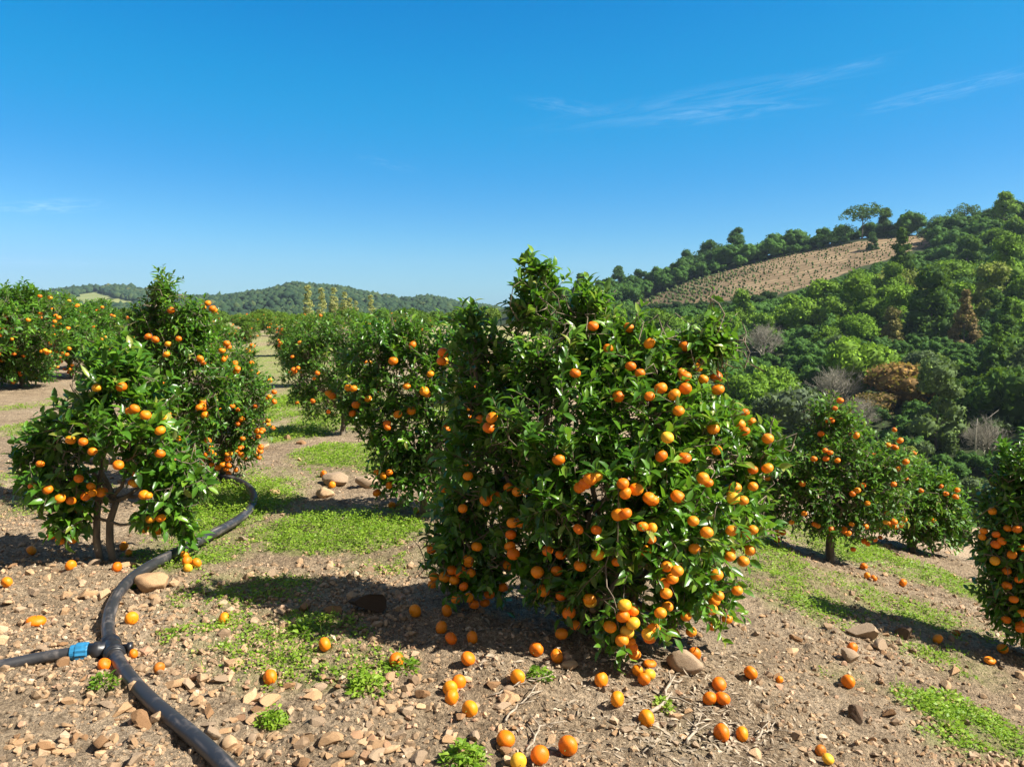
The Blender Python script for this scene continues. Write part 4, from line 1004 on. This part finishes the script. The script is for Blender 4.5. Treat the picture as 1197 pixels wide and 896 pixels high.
mb.add(Vn, [q, np.arange(nb)[None], (np.arange(nb) + 4 * nb)[None, ::-1]]); link('nut', mb.mesh('nut', M_BLUE, False), root)['label'] = 'blue ribbed compression nut'

# ------------------------------------------------------------------ fallen oranges
FALL = [
 (7, 680, 'orange on bare stones at the left border of the view'), (41, 725, 'largest flattened orange among the stones left of the pipe'), (153, 723, 'orange on soil just right of the pipe bend above the tee'), (261, 723, 'orange on the thin grass right of the pipe, alone beside the tree shadow'), (379, 754, 'orange between the shaded boulders and the green weeds'), (315, 793, 'bright orange alone on stony ground left of the weeds'), (136, 662, 'orange lying at the foot of the forked trunk'),
 (82, 660, 'half hidden small orange among stones left of the forked trunk'), (144, 637, 'orange right behind the forked trunk in its shade', .9), (150, 645, 'smaller orange right behind the forked trunk touching another', .75), (36, 642, 'shaded orange in the forked trunk tree shadow near the left border'), (185, 782, 'brownish dried orange on soil right of the tee', .75), (155, 765, 'small pale orange touching the tee fitting', .65), (121, 778, 'reddish orange tucked under the tee fitting', .9),
 (218, 655, 'orange resting in front of the pipe below the drooping branches'), (229, 657, 'bright orange right of the pipe below the drooping branches'), (219, 663, 'greenish yellow orange under the drooping branches by the pipe', .8), (295, 573, 'tiny far orange beside the upper bend of the pipe'), (378, 551, 'small far orange on the shaded soil of the grass strip'), (388, 564, 'dim far orange in shade left of the grey rocks'), (458, 588, 'bright far orange between pale rocks behind the largest tree'), (487, 594, 'yellowish far orange right of the pale rocks behind the largest tree'),
 (485, 714, 'shaded orange right of the black boulder'), (522, 714, 'shaded orange below the hanging fruit at the left of the largest tree'), (516, 734, 'upper of the shaded oranges left of the largest tree trunk'), (527, 747, 'middle shaded orange, one of a close pair'), (552, 746, 'shaded orange with a bright sun spot'), (463, 773, 'dark shaded orange among green weeds'), (547, 771, 'shaded orange just above the sunlit row of four'), (536, 799, 'rear orange of the touching sunlit three'), (526, 806, 'middle orange of the touching sunlit three'), (528, 817, 'front orange of the touching sunlit three'), (549, 831, 'sunlit orange just below and right of the touching three'),
 (591, 867, 'orange leaning on a pale stone near the bottom border', 1.05), (605, 793, 'orange at the shadow edge beside a small green weed'), (627, 760, 'shaded orange left of the hanging bottom bunch'), (651, 768, 'second shaded orange left of the hanging bottom bunch'), (703, 796, 'orange beside a row of pale pebbles at the shadow edge'), (722, 819, 'orange alone on bare soil below the hanging bottom bunch'), (746, 785, 'upper of a small cluster under the bottom bunch', .85), (753, 795, 'lower of a small cluster under the bottom bunch', .85), (759, 790, 'yellow orange half hidden in the cluster under the bottom bunch', .9), (760, 775, 'flat peeled orange just under the bottom bunch', .8), (812, 765, 'orange behind the grey oblong boulder'), (790, 740, 'orange under the crown between bottom bunch and boulder', .8),
 (841, 801, 'top orange of the three right of the dry branch'), (830, 818, 'left orange of the three right of the dry branch', .95), (845, 818, 'front orange of the three right of the dry branch'), (756, 842, 'orange beside three small grey stones on brown soil'), (844, 859, 'larger of two neighbours low in the dry leaf litter', 1.08), (868, 860, 'smaller of two neighbours low in the dry leaf litter', .9), (878, 787, 'orange alone on open gravel right of the boulder'), (664, 875, 'biggest orange in the bottom row, right one', 1.1), (631, 886, 'orange in the bottom row left of the biggest'), (606, 893, 'yellowish orange cut by the bottom border', .9),
 (997, 757, 'orange resting against grey rocks on the right slope'), (992, 797, 'orange on gravel below the grey rocks of the right slope'), (912, 795, 'very small orange next to a white stone', .55), (1097, 746, 'shaded orange in the shadow of the right border tree'), (1119, 739, 'small dark orange in the shadow of the right border tree', .75), (1173, 757, 'orange in shade right below the right border tree'), (1158, 770, 'squashed orange in the dark shade at the right border'), (1056, 679, 'orange on the green strip of the right slope'), (1014, 671, 'left of two small oranges below the straight trunk tree', .8), (1022, 674, 'right of two small oranges below the straight trunk tree', .8), (1010, 660, 'orange nearest the straight trunk on green grass', .9), (960, 879, 'small dull orange on the pebbles at bottom right', .7), (969, 889, 'yellow peel covered orange at the very bottom right', .7)]
for f_ in FALL:
    px, py, lab = f_[:3]; s = f_[3] if len(f_) > 3 else random.uniform(.95, 1.05)
    g = ground_hit(px, py + 6 * s); 
    col = YELLOW_TONES[0] if 'yellow' in lab else ((.42, .13, .015) if ('brownish' in lab or 'dull' in lab or 'dark orange' in lab) else random.choice(ORANGE_TONES))
    if 'small' in lab and 'lying' in lab: pass
    o = fruit(None, tuple(g + [0, 0.01, .026 * s]), s, (random.uniform(0, 3), random.uniform(0, 3), random.uniform(0, 6)), col, 'fallen_orange')
    if 'flat' in lab or 'squashed' in lab: o.rotation_euler = (0.2, .1, .5); o.scale = (s * 1.25, s, s * .75); o.location.z -= .006
    if 'largest flattened' in lab: o.scale = (1.45, 1.1, .95)
    tag(o, lab if 'orange' in lab else 'orange fruit, ' + lab, 'orange', 'oranges fallen on the ground')

# ------------------------------------------------------------------ stones
def rock_var(seed, sub=3, ncut=11, flat=.7):
    rng = np.random.default_rng(seed); V, Fc = ICO[sub]; V = V.copy() * 1.12
    for k in range(ncut):
        nn = nrm(rng.normal(size=3)[None])[0]; dd = rng.uniform(.34, .74); e = V @ nn - dd; V -= np.maximum(e, 0)[:, None] * nn * .985
    V *= np.array([1, rng.uniform(.65, .95), flat * rng.uniform(.75, 1.1)])
    V += nrm(V) * (.035 * fbm(V * 6, 3, seed))[:, None]
    return V, Fc
ROCKV = [rock_var(20 + i, 4, 7 + i % 6, .85) for i in range(12)]
ROCKM = []
for i, (V, Fc) in enumerate(ROCKV):
    mb = MB(); mb.add(V, [Fc], .5); me = mb.mesh('stone', M_ROCK, True)
    me.set_sharp_from_angle(angle=math.radians(17)); ROCKM.append(me)
ROUNDM = []
for i in range(3):
    rng = np.random.default_rng(200 + i); V, Fc = ICO[4]; V = V.copy()
    for k in range(9):
        nn = nrm(rng.normal(size=3)[None])[0]; e = V @ nn - rng.uniform(.62, .9); V -= np.maximum(e, 0)[:, None] * nn * .8
    V = V * np.array([1, .72, .66]); V += nrm(V) * (.07 * fbm(V * 2.2, 4, 210 + i) + .02 * fbm(V * 9, 3, 9))[:, None]
    mb = MB(); mb.add(V, [Fc], .5); ROUNDM.append(mb.mesh('boulder', M_ROCK, True))
def stone(px, py, wpx, col, label, group=None, flat=1.0, name='stone', rot=None, sink=.25, asp=1.0, v=None):
    g = ground_hit(px, py); s = wpx / F * g[1] / 2
    o = link(name, ROCKM[random.randrange(12) if v is None else v], None, (g[0], g[1], g[2] + s * .62 * flat * (1 - sink * 2) * .8), label, 'stone', group, color=col)
    o.scale = (s * asp, s * random.uniform(.8, 1.05), s * flat); o.rotation_euler = (random.gauss(0, .15), random.gauss(0, .15), random.uniform(0, 6.28) if rot is None else rot)
    return o
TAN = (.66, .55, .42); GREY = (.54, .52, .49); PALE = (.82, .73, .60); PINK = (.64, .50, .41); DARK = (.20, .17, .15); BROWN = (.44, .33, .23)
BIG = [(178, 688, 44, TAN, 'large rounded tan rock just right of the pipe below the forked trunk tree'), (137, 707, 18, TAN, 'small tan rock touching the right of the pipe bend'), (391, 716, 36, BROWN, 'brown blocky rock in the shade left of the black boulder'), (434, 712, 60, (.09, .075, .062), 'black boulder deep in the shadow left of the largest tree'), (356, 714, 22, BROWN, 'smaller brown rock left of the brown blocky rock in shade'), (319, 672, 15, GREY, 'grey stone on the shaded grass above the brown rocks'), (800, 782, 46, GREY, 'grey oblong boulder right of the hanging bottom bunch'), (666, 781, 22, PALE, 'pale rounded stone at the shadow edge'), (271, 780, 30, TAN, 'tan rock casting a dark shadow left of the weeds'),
 (165, 846, 32, BROWN, 'brown block wedged beside the lower pipe in its shadow'), (457, 795, 20, PINK, 'pinkish stone beside the bright green weed clump'), (437, 868, 26, PINK, 'pink wedge stone with sharp ridge near bottom centre'), (418, 862, 22, PINK, 'pinkish slab left of the sharp wedge stone'), (455, 874, 20, PINK, 'pinkish slab right of the sharp wedge stone'), (432, 848, 18, GREY, 'grey upright stone behind the sharp wedge stone'), (285, 632, 16, (.5, .5, .5), 'flat grey stone touching the upper bend of the pipe'), (1008, 745, 40, GREY, 'grey rock heap piece at the tip of the right border tree shadow'), (990, 770, 26, GREY, 'lower grey rock beside the orange of the right slope'), (1030, 757, 22, GREY, 'grey rock inside the tip of the right border tree shadow'), (926, 762, 18, PALE, 'bright pale stone alone on the right gravel'), (1019, 868, 22, TAN, 'tan blocky stone standing low at bottom right'),
 (393, 566, 34, GREY, 'grey boulder in shade on the near edge of the grass strip'), (430, 568, 30, GREY, 'grey boulder right of the shaded one by the grass strip'), (449, 582, 22, GREY, 'low grey rock below the dark leafy tree'), (470, 590, 20, PALE, 'pale slab below the dark leafy tree'), (380, 580, 22, PALE, 'pale flat rock below the grey boulder by the grass strip'), (500, 585, 26, PALE, 'pale broad rock against the left side of the largest tree'), (336, 514, 18, TAN, 'pointed tan rock of the pile left of the grass strip'), (311, 524, 18, PALE, 'pale rock in front of the pointed tan one'), (352, 519, 14, BROWN, 'brown rock right of the pointed tan one'), (320, 578, 16, TAN, 'round tan rock between pipe bend and grass'), (350, 538, 9, PALE, 'pale pebble sized rock alone on the grass strip'), (449, 609, 16, TAN, 'tan rock on soil right of the clover band'),
 (525, 866, 18, TAN, 'tan crumbly stone with yellow stain near bottom centre'), (882, 884, 22, PALE, 'pale curled stone at the bottom right litter'), (790, 870, 16, GREY, 'grey stone at the edge of the dry litter'), (812, 872, 20, GREY, 'wide grey stone in the dry litter'), (740, 848, 12, GREY, 'left of three small grey stones near an orange', ), (752, 858, 14, PALE, 'pale middle one of three small stones near an orange'), (764, 860, 10, GREY, 'rightmost of three small grey stones near an orange'), (645, 868, 20, PALE, 'pale stone behind the bottom row of oranges'), (1060, 745, 26, DARK, 'dark rock in the right border tree shadow'), (1090, 760, 20, GREY, 'grey rock further right in the right border tree shadow'), (930, 748, 18, BROWN, 'brown stone left of the bright pale one'), (1040, 835, 22, BROWN, 'brown slab left of the bright clover at bottom right'), (1000, 838, 26, DARK, 'dark slab on the lower right gravel'), (180, 700, 14, TAN, 'small tan stone below the large rounded tan rock')]
for b in BIG:
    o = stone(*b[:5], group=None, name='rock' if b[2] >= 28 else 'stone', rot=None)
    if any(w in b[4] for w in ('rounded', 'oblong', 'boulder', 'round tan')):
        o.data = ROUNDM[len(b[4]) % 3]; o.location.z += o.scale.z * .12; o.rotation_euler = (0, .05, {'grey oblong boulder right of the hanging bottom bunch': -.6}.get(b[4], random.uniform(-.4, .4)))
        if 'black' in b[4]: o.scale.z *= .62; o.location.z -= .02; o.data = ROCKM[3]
rngS = np.random.default_rng(17); n = 0
AREA = {'l': 'left of the pipe', 'm': 'between the pipe and the tree shadow', 'r': 'on the right slope gravel'}
tries = 0
while n < 256 and tries < 4000:
    tries += 1
    reg = rngS.choice(['l', 'l', 'm', 'm', 'm', 'r'])
    if reg == 'l': px, py = rngS.uniform(0, 200), rngS.uniform(650, 896)
    elif reg == 'm': px, py = rngS.uniform(150, 600), rngS.uniform(790, 896)
    else: px, py = rngS.uniform(700, 1197), rngS.uniform(700, 896)
    if reg == 'l':
        bx = np.interp(py, [640, 690, 740, 770, 820, 896], [230, 150, 118, 128, 170, 255]) - 24
        if px > bx: continue
    if reg == 'm':
        bx = np.interp(py, [770, 820, 896], [140, 190, 280]) + 14
        if px < bx: continue
    cn, c = [('tan', TAN), ('grey', GREY), ('pinkish', PINK), ('pale', PALE), ('brown', BROWN)][rngS.choice(5, p=[.32, .26, .08, .20, .14])]
    w = rngS.choice([10, 12, 14, 17, 20, 25]) * (1.0 if reg != 'r' else .75) * (.65 + (py - 640) / 500)
    j = rngS.uniform(.85, 1.15)
    stone(px, py, w, tuple(x * j for x in c), f'{cn} angular stone loose on the bare soil {AREA[reg]}', 'loose stones ' + AREA[reg], flat=rngS.uniform(.6, 1.1), asp=rngS.uniform(.9, 1.4)); n += 1

def gravel():
    rng = np.random.default_rng(23); mb = MB()
    vs = [rock_var(60 + i, 1, 6, .7) for i in range(8)] ; cnt = 80000
    ud = rng.uniform(size=cnt); d = 2.1 + 6.5 * ud ** 1.5; r = rng.uniform(-.75, .75, cnt); x = r * d
    pxx = CX + r * F
    dens = np.where(pxx < 480, 1.0, np.where(pxx < 900, .5, .9)) * np.where(d > 5, .55, 1); nn = fbm(np.stack([x, d], -1) * 1.4, 3, 8); g = g_of(x, d)
    keep = (rng.uniform(size=cnt) < dens * np.clip(.55 + 1.2 * nn, .1, 1)) & (g < .55) & (np.abs(x) < 6)
    x, d = x[keep], d[keep]; z = h_ground(x, d); n = len(x)
    s = (.003 + .016 * rng.uniform(size=n) ** 2.6 + .004 * rng.uniform(size=n)) * np.where((CX + x / d * F > 480) & (CX + x / d * F < 900), .72, 1); s = np.where(rng.uniform(size=n) < .10, s * 1.9, s)
    Rm = rotm(n, rng, .4); which = rng.integers(0, 8, n)
    for k in range(8):
        m = which == k; V, Fc = vs[k]; kk = m.sum()
        W = np.einsum('nij,vj->nvi', Rm[m], V) * s[m][:, None, None] + np.stack([x[m], d[m], z[m] + s[m] * .12], -1)[:, None]
        mb.add(W.reshape(-1, 3), [(Fc[None] + (np.arange(kk) * len(V))[:, None, None]).reshape(-1, 3)], np.repeat(np.clip(rng.normal(.38, .34, kk), 0, 1), len(V)))
    o = link('gravel', mb.mesh('gravel', M_ROCK, False), kind='stuff', label='small pebbles and crumbs scattered over the soil'); o.color = (.60, .52, .42, 1)
gravel()

# ------------------------------------------------------------------ grass and clover
def grass():
    rng = np.random.default_rng(29); mb = MB()
    cnt = 800000
    d = 2.2 + 12.5 * rng.uniform(size=cnt) ** 1.25; r = rng.uniform(-.74, .74, cnt); x = r * d
    g = g_of(x, d); clump = fbm(np.stack([x, d], -1) * 7.0, 3, 55)
    keep = (rng.uniform(size=cnt) < np.clip(g * 1.15 - .25 + .55 * clump * (g > .12), 0, 1)) & (g > .10)
    x, d, g, clump = x[keep], d[keep], g[keep], clump[keep]; n = len(x)
    hgt = rng.uniform(.002, .055, n) * (.2 + 1.3 * g ** 2) * (1 + .5 * clump)
    P = np.stack([x, d, h_ground(x, d) + hgt], -1)
    a = rng.uniform(0, 6.28, n); D = np.stack([np.cos(a), np.sin(a), rng.uniform(-.2, .7, n)], -1); U = nrm(np.stack([rng.normal(size=n) * .5, rng.normal(size=n) * .5, np.ones(n)], -1))
    L = rng.uniform(.011, .024, n) * (1 + np.clip(d - 6, 0, 8) * .10)
    leaves_mesh(mb, P, D, U, L, L * rng.uniform(.5, .85, n), np.clip(.5 + .2 * rng.normal(size=n) + .2 * clump, 0, 1), True, rng=rng)
    # thin blades
    nb = n // 5; k = rng.choice(n, nb); P2 = np.stack([x[k], d[k], h_ground(x[k], d[k]) - .003], -1); D2 = nrm(rng.normal(size=(nb, 3)) * .45 + [0, 0, 1]); U2 = rng.normal(size=(nb, 3))
    L2 = rng.uniform(.02, .07, nb); leaves_mesh(mb, P2, D2, U2, L2, np.full(nb, .0035), np.clip(.55 + .2 * rng.normal(size=nb), 0, 1), True, rng=rng)
    link('grass', mb.mesh('grass', M_GRASS), kind='stuff', label='low clover and grass growing in patches over the soil'); print('grass', n)
grass()
def weed(px, py, rad, label, seed, tone=.35):
    rng = np.random.default_rng(seed); g = ground_hit(px, py); n = int(150 * rad / .08); mb = MB()
    a = rng.uniform(0, 6.28, n); rr = rad * rng.uniform(0, 1, n) ** .6; P = np.stack([rr * np.cos(a), rr * np.sin(a), rng.uniform(.004, .055, n) * (1.15 - rr / rad)], -1)
    D = nrm(np.stack([np.cos(a) + rng.normal(size=n) * .6, np.sin(a) + rng.normal(size=n) * .6, rng.uniform(-.1, .9, n)], -1)); L = rng.uniform(.014, .034, n)
    leaves_mesh(mb, P, D, nrm(rng.normal(size=(n, 3)) * .4 + [0, 0, 1]), L, L * .55, np.clip(tone + .2 * rng.normal(size=n), 0, 1), False, rng=rng)
    for i in range(10):
        v, f = tube([(0, 0, -.01), P[i] * .6, P[i]], [.0015, .0012, .001], 4, False); mb.add(v, f, .6)
    link('weed', mb.mesh('weed', M_GRASS), None, tuple(g), label, 'plant', 'low weeds')
weed(543, 888, .085, 'leafy green weed at the bottom border below the pink stones', 1, .45); weed(431, 805, .09, 'bright green weed clump beside a pinkish stone', 2, .6); weed(318, 845, .05, 'small green weed tuft among pale pebbles', 3, .55); weed(122, 800, .05, 'green weed shaded under the tee fitting', 4, .2); weed(152, 686, .035, 'tiny green weed left of the large rounded tan rock', 5, .6); weed(630, 792, .05, 'dark green weed beside an orange at the shadow edge', 6, .2); weed(775, 828, .04, 'small lime green weed under the dry branch', 7, .7); weed(470, 782, .07, 'dark green weed beside the dark shaded orange', 8, .25); weed(1105, 820, .12, 'broad bright clover clump at the lower right slope', 9, .6); weed(355, 738, .07, 'green weed in front of the brown rocks in shade', 10, .4)

# ------------------------------------------------------------------ twigs and litter
def twig(p0, p1, r, label, seed):
    rng = np.random.default_rng(seed); a, b = ground_hit(*p0), ground_hit(*p1); mb = MB(); ts = np.linspace(0, 1, 9)[:, None]
    P = a + (b - a) * ts + rng.normal(size=(9, 3)) * .008; P[:, 2] = h_ground(P[:, 0], P[:, 1]) + r + .004 + .02 * np.sin(ts[:, 0] * PI)
    v, f = tube(P - a, np.linspace(r, r * .45, 9), 6); mb.add(v, f)
    for k in (3, 5, 6):
        d = nrm((P[k] - P[k - 1] + rng.normal(size=3) * .02)[None])[0]; d[2] = abs(d[2]) * .3
        v, f = tube(np.array([P[k], P[k] + d * .05, P[k] + d * .09 + [0, 0, -.004]]) - a, [r * .6, r * .45, r * .25], 5); mb.add(v, f)
    link('dry_twig', mb.mesh('dry_twig', M_TWIG), None, tuple(a), label, 'twig', 'dry twigs on the soil')
for i, (a, b, r, lab) in enumerate([((591, 843), (631, 809), .005, 'thin straight dry twig on bare soil below the shadow'), ((615, 880), (644, 850), .005, 'dry forked twig left of the bottom row of oranges'), ((805, 873), (822, 846), .006, 'grey dry twig left of the larger litter orange'), ((762, 836), (796, 795), .009, 'thick pale dry branch below the grey oblong boulder'), ((770, 815), (830, 842), .005, 'dry twig crossing the thick pale branch'), ((575, 815), (640, 800), .004, 'thin curved dry twig along the shadow edge'), ((885, 870), (905, 845), .005, 'dry twig beside the pale curled stone'), ((555, 700), (600, 690), .005, 'dry twig in shade under the left of the largest tree')]): twig(a, b, r, lab, 70 + i)
def litter():
    rng = np.random.default_rng(31); mb = MB(); n = 1500
    px = rng.normal(805, 75, n); py = np.clip(rng.normal(835, 38, n), 740, 905); P = []
    px2 = rng.uniform(540, 880, 700); py2 = rng.uniform(690, 800, 700)
    X = []
    for a, b in zip(np.concatenate([px, px2]), np.concatenate([py, py2])):
        r = ray(a, b); zg = -.02; t = (EYE - zg) / -r[2]; X.append((r[0] * t, r[1] * t))
    X = np.array(X); n = len(X); P = np.stack([X[:, 0], X[:, 1], h_ground(X[:, 0], X[:, 1]) + .004], -1)
    a = rng.uniform(0, 6.28, n); D = np.stack([np.cos(a), np.sin(a), rng.uniform(-.1, .35, n)], -1); L = rng.uniform(.012, .05, n)
    leaves_mesh(mb, P, D, nrm(rng.normal(size=(n, 3)) * .4 + [0, 0, 1]), L, L * rng.uniform(.12, .4, n), rng.uniform(0, 1, n), False, curl=rng.normal(.25, .3, n), rng=rng)
    link('leaf_litter', mb.mesh('leaf_litter', M_LITTER), kind='stuff', label='dry curled leaves and chips littering the soil')
litter()

# ------------------------------------------------------------------ light, sky
EL_, AZ = math.radians(44.5), math.atan2(1, -.22)      # sun to the right and a little behind the camera
sv = np.array([math.sin(AZ) * math.cos(EL_), math.cos(AZ) * math.cos(EL_), math.sin(EL_)])
sd = bpy.data.lights.new('sun', 'SUN'); sd.energy = 5.0; sd.angle = math.radians(.53); sd.color = (1, .945, .84)
so = bpy.data.objects.new('sun', sd); COL.objects.link(so); so.rotation_euler = Vector(-sv).to_track_quat('-Z', 'Y').to_euler()
w = bpy.data.worlds.new('World'); scene.world = w; w.use_nodes = True; nt = w.node_tree; nt.nodes.clear()
out = nt.nodes.new('ShaderNodeOutputWorld'); bg = nt.nodes.new('ShaderNodeBackground'); bg.inputs[1].default_value = .105
sk = nt.nodes.new('ShaderNodeTexSky'); sk.sky_type = 'NISHITA'; sk.sun_disc = False; sk.sun_elevation = EL_; sk.sun_rotation = AZ; sk.air_density = 1.0; sk.dust_density = .3; sk.ozone_density = 3.0; sk.altitude = 300
EXPO = 1.2
K = .105 * 2 ** .25
def vmul(c, k):
    n = nt.nodes.new('ShaderNodeVectorMath'); n.operation = 'SCALE'; nt.links.new(c, n.inputs[0]); n.inputs['Scale'].default_value = k; return n.outputs[0]
cv = nt.nodes.new('ShaderNodeRGBCurve'); nt.links.new(vmul(sk.outputs[0], K), cv.inputs['Color'])      # deep clear-day blue
def lin(v): v /= 255; return v / 12.92 if v < .04045 else ((v + .055) / 1.055) ** 2.4
Q = .25 - EXPO
for ch, pts in enumerate([[(0, 0), (.165, lin(5)), (.27, lin(52)), (.42, lin(105)), (.60, lin(146)), (1, .5)], [(0, 0), (.27, lin(137)), (.35, lin(156)), (.51, lin(174)), (.81, lin(216)), (1, .75)], [(0, 0), (.52, lin(220)), (.62, lin(230)), (.77, lin(246)), (.84, lin(255)), (1, 1.3)]]):
    c = cv.mapping.curves[ch]
    while len(c.points) < len(pts): c.points.new(.5, .5)
    for p, (x, y) in zip(c.points, pts): p.location = (x, min(y * 2 ** Q, 1))
cv.mapping.update()
class _O: pass
hs = _O(); hs.outputs = [vmul(cv.outputs['Color'], 1 / K)]
# thin cirrus streaks high in the air, by direction
tc = nt.nodes.new('ShaderNodeTexCoord')
def cirrus(px, py, half_w, half_h, ang, amt):
    c = nrm(ray(px, py)[None])[0]; e = nrm(np.cross(c, [0, 0, 1.])[None])[0]; u = np.cross(e, c)
    ca, sa = math.cos(ang), math.sin(ang); a = e * ca + u * sa; b = -e * sa + u * ca
    def dot(v):
        n = nt.nodes.new('ShaderNodeVectorMath'); n.operation = 'DOT_PRODUCT'; nt.links.new(tc.outputs['Generated'], n.inputs[0]); n.inputs[1].default_value = tuple(v); return n.outputs['Value']
    s_, t_, f_ = math_n(nt, 'DIVIDE', dot(a), half_w / F), math_n(nt, 'DIVIDE', dot(b), half_h / F), dot(c)
    cmb = nt.nodes.new('ShaderNodeCombineXYZ'); nt.links.new(math_n(nt, 'MULTIPLY', s_, 1.6), cmb.inputs[0]); nt.links.new(math_n(nt, 'MULTIPLY', t_, 1.3), cmb.inputs[1]); cmb.inputs[2].default_value = px
    n = nt.nodes.new('ShaderNodeTexNoise'); n.inputs['Scale'].default_value = 1.9; n.inputs['Detail'].default_value = 7; n.inputs['Roughness'].default_value = .62; n.inputs['Distortion'].default_value = .6; nt.links.new(cmb.outputs[0], n.inputs['Vector'])
    q = math_n(nt, 'ADD', math_n(nt, 'MULTIPLY', s_, s_), math_n(nt, 'MULTIPLY', t_, t_))
    fall = math_n(nt, 'MAXIMUM', math_n(nt, 'SUBTRACT', 1.0, q), 0.0)
    k = math_n(nt, 'MAXIMUM', math_n(nt, 'MULTIPLY', math_n(nt, 'SUBTRACT', n.outputs['Fac'], .42), 3.0), 0.0)
    front = math_n(nt, 'GREATER_THAN', f_, .5)
    return math_n(nt, 'MULTIPLY', math_n(nt, 'MULTIPLY', math_n(nt, 'MULTIPLY', fall, k), front), amt * .25)
tot = None
for c in [(810, 118, 210, 16, .12, .20), (840, 132, 120, 12, .05, .30), (1120, 104, 110, 10, .12, .34), (60, 241, 60, 9, .10, .42), (660, 124, 60, 9, -.15, .25), (455, 192, 40, 6, -.2, .2), (30, 306, 110, 6, 0, .15), (960, 88, 90, 7, .18, .2)]:
    v = cirrus(*c); tot = v if tot is None else math_n(nt, 'ADD', tot, v)
mx = nt.nodes.new('ShaderNodeMix'); mx.data_type = 'RGBA'; nt.links.new(math_n(nt, 'MINIMUM', tot, .8), mx.inputs[0]); nt.links.new(hs.outputs[0], mx.inputs[6]); mx.inputs[7].default_value = (8, 8.6, 9.2, 1)
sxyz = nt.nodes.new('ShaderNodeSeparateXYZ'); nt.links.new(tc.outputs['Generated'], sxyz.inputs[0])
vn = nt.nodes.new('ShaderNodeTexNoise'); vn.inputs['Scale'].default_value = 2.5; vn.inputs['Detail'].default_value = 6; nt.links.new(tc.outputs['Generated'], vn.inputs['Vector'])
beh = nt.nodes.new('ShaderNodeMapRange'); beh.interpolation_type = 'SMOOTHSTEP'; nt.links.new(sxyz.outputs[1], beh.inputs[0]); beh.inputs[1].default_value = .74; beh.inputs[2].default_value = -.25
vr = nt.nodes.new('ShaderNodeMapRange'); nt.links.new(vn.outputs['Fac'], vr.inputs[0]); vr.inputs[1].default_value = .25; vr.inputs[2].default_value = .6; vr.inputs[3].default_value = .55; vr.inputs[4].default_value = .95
fill_veil = nt.nodes.new('ShaderNodeMix'); fill_veil.data_type = 'RGBA'; nt.links.new(math_n(nt, 'MULTIPLY', beh.outputs[0], vr.outputs[0]), fill_veil.inputs[0]); nt.links.new(mx.outputs[2], fill_veil.inputs[6]); fill_veil.inputs[7].default_value = (1.25, 1.2, 1.15, 1)  # unseen pale cloud behind the camera and overhead, added as neutral fill light
nt.links.new(fill_veil.outputs[2], bg.inputs[0]); nt.links.new(bg.outputs[0], out.inputs[0])
def haze():
    bm_v = np.array([(x, y, z) for x in (-1900., 1500.) for y in (-1450., 1750.) for z in (-62., 100.)])
    f = np.array([[0, 1, 3, 2], [4, 6, 7, 5], [0, 4, 5, 1], [2, 3, 7, 6], [0, 2, 6, 4], [1, 5, 7, 3]])
    m, n_, o_ = mat_new('haze'); pv = n_.nodes.new('ShaderNodeVolumePrincipled'); pv.inputs['Color'].default_value = (.62, .80, 1, 1); pv.inputs['Density'].default_value = HAZE; pv.inputs['Anisotropy'].default_value = .2
    n_.links.new(pv.outputs[0], o_.inputs['Volume'])
    mb = MB(); mb.add(bm_v, [f]); link('haze', mb.mesh('haze', m, False), kind='stuff')
HAZE = .00011
haze()
vs = scene.view_settings; vs.view_transform = 'Standard'; vs.look = 'None'; vs.exposure = EXPO; vs.gamma = 1; vs.use_curve_mapping = False
scene.cycles.max_bounces = 8; scene.cycles.transparent_max_bounces = 8; scene.cycles.volume_bounces = 0
scene.cycles.use_denoising = True
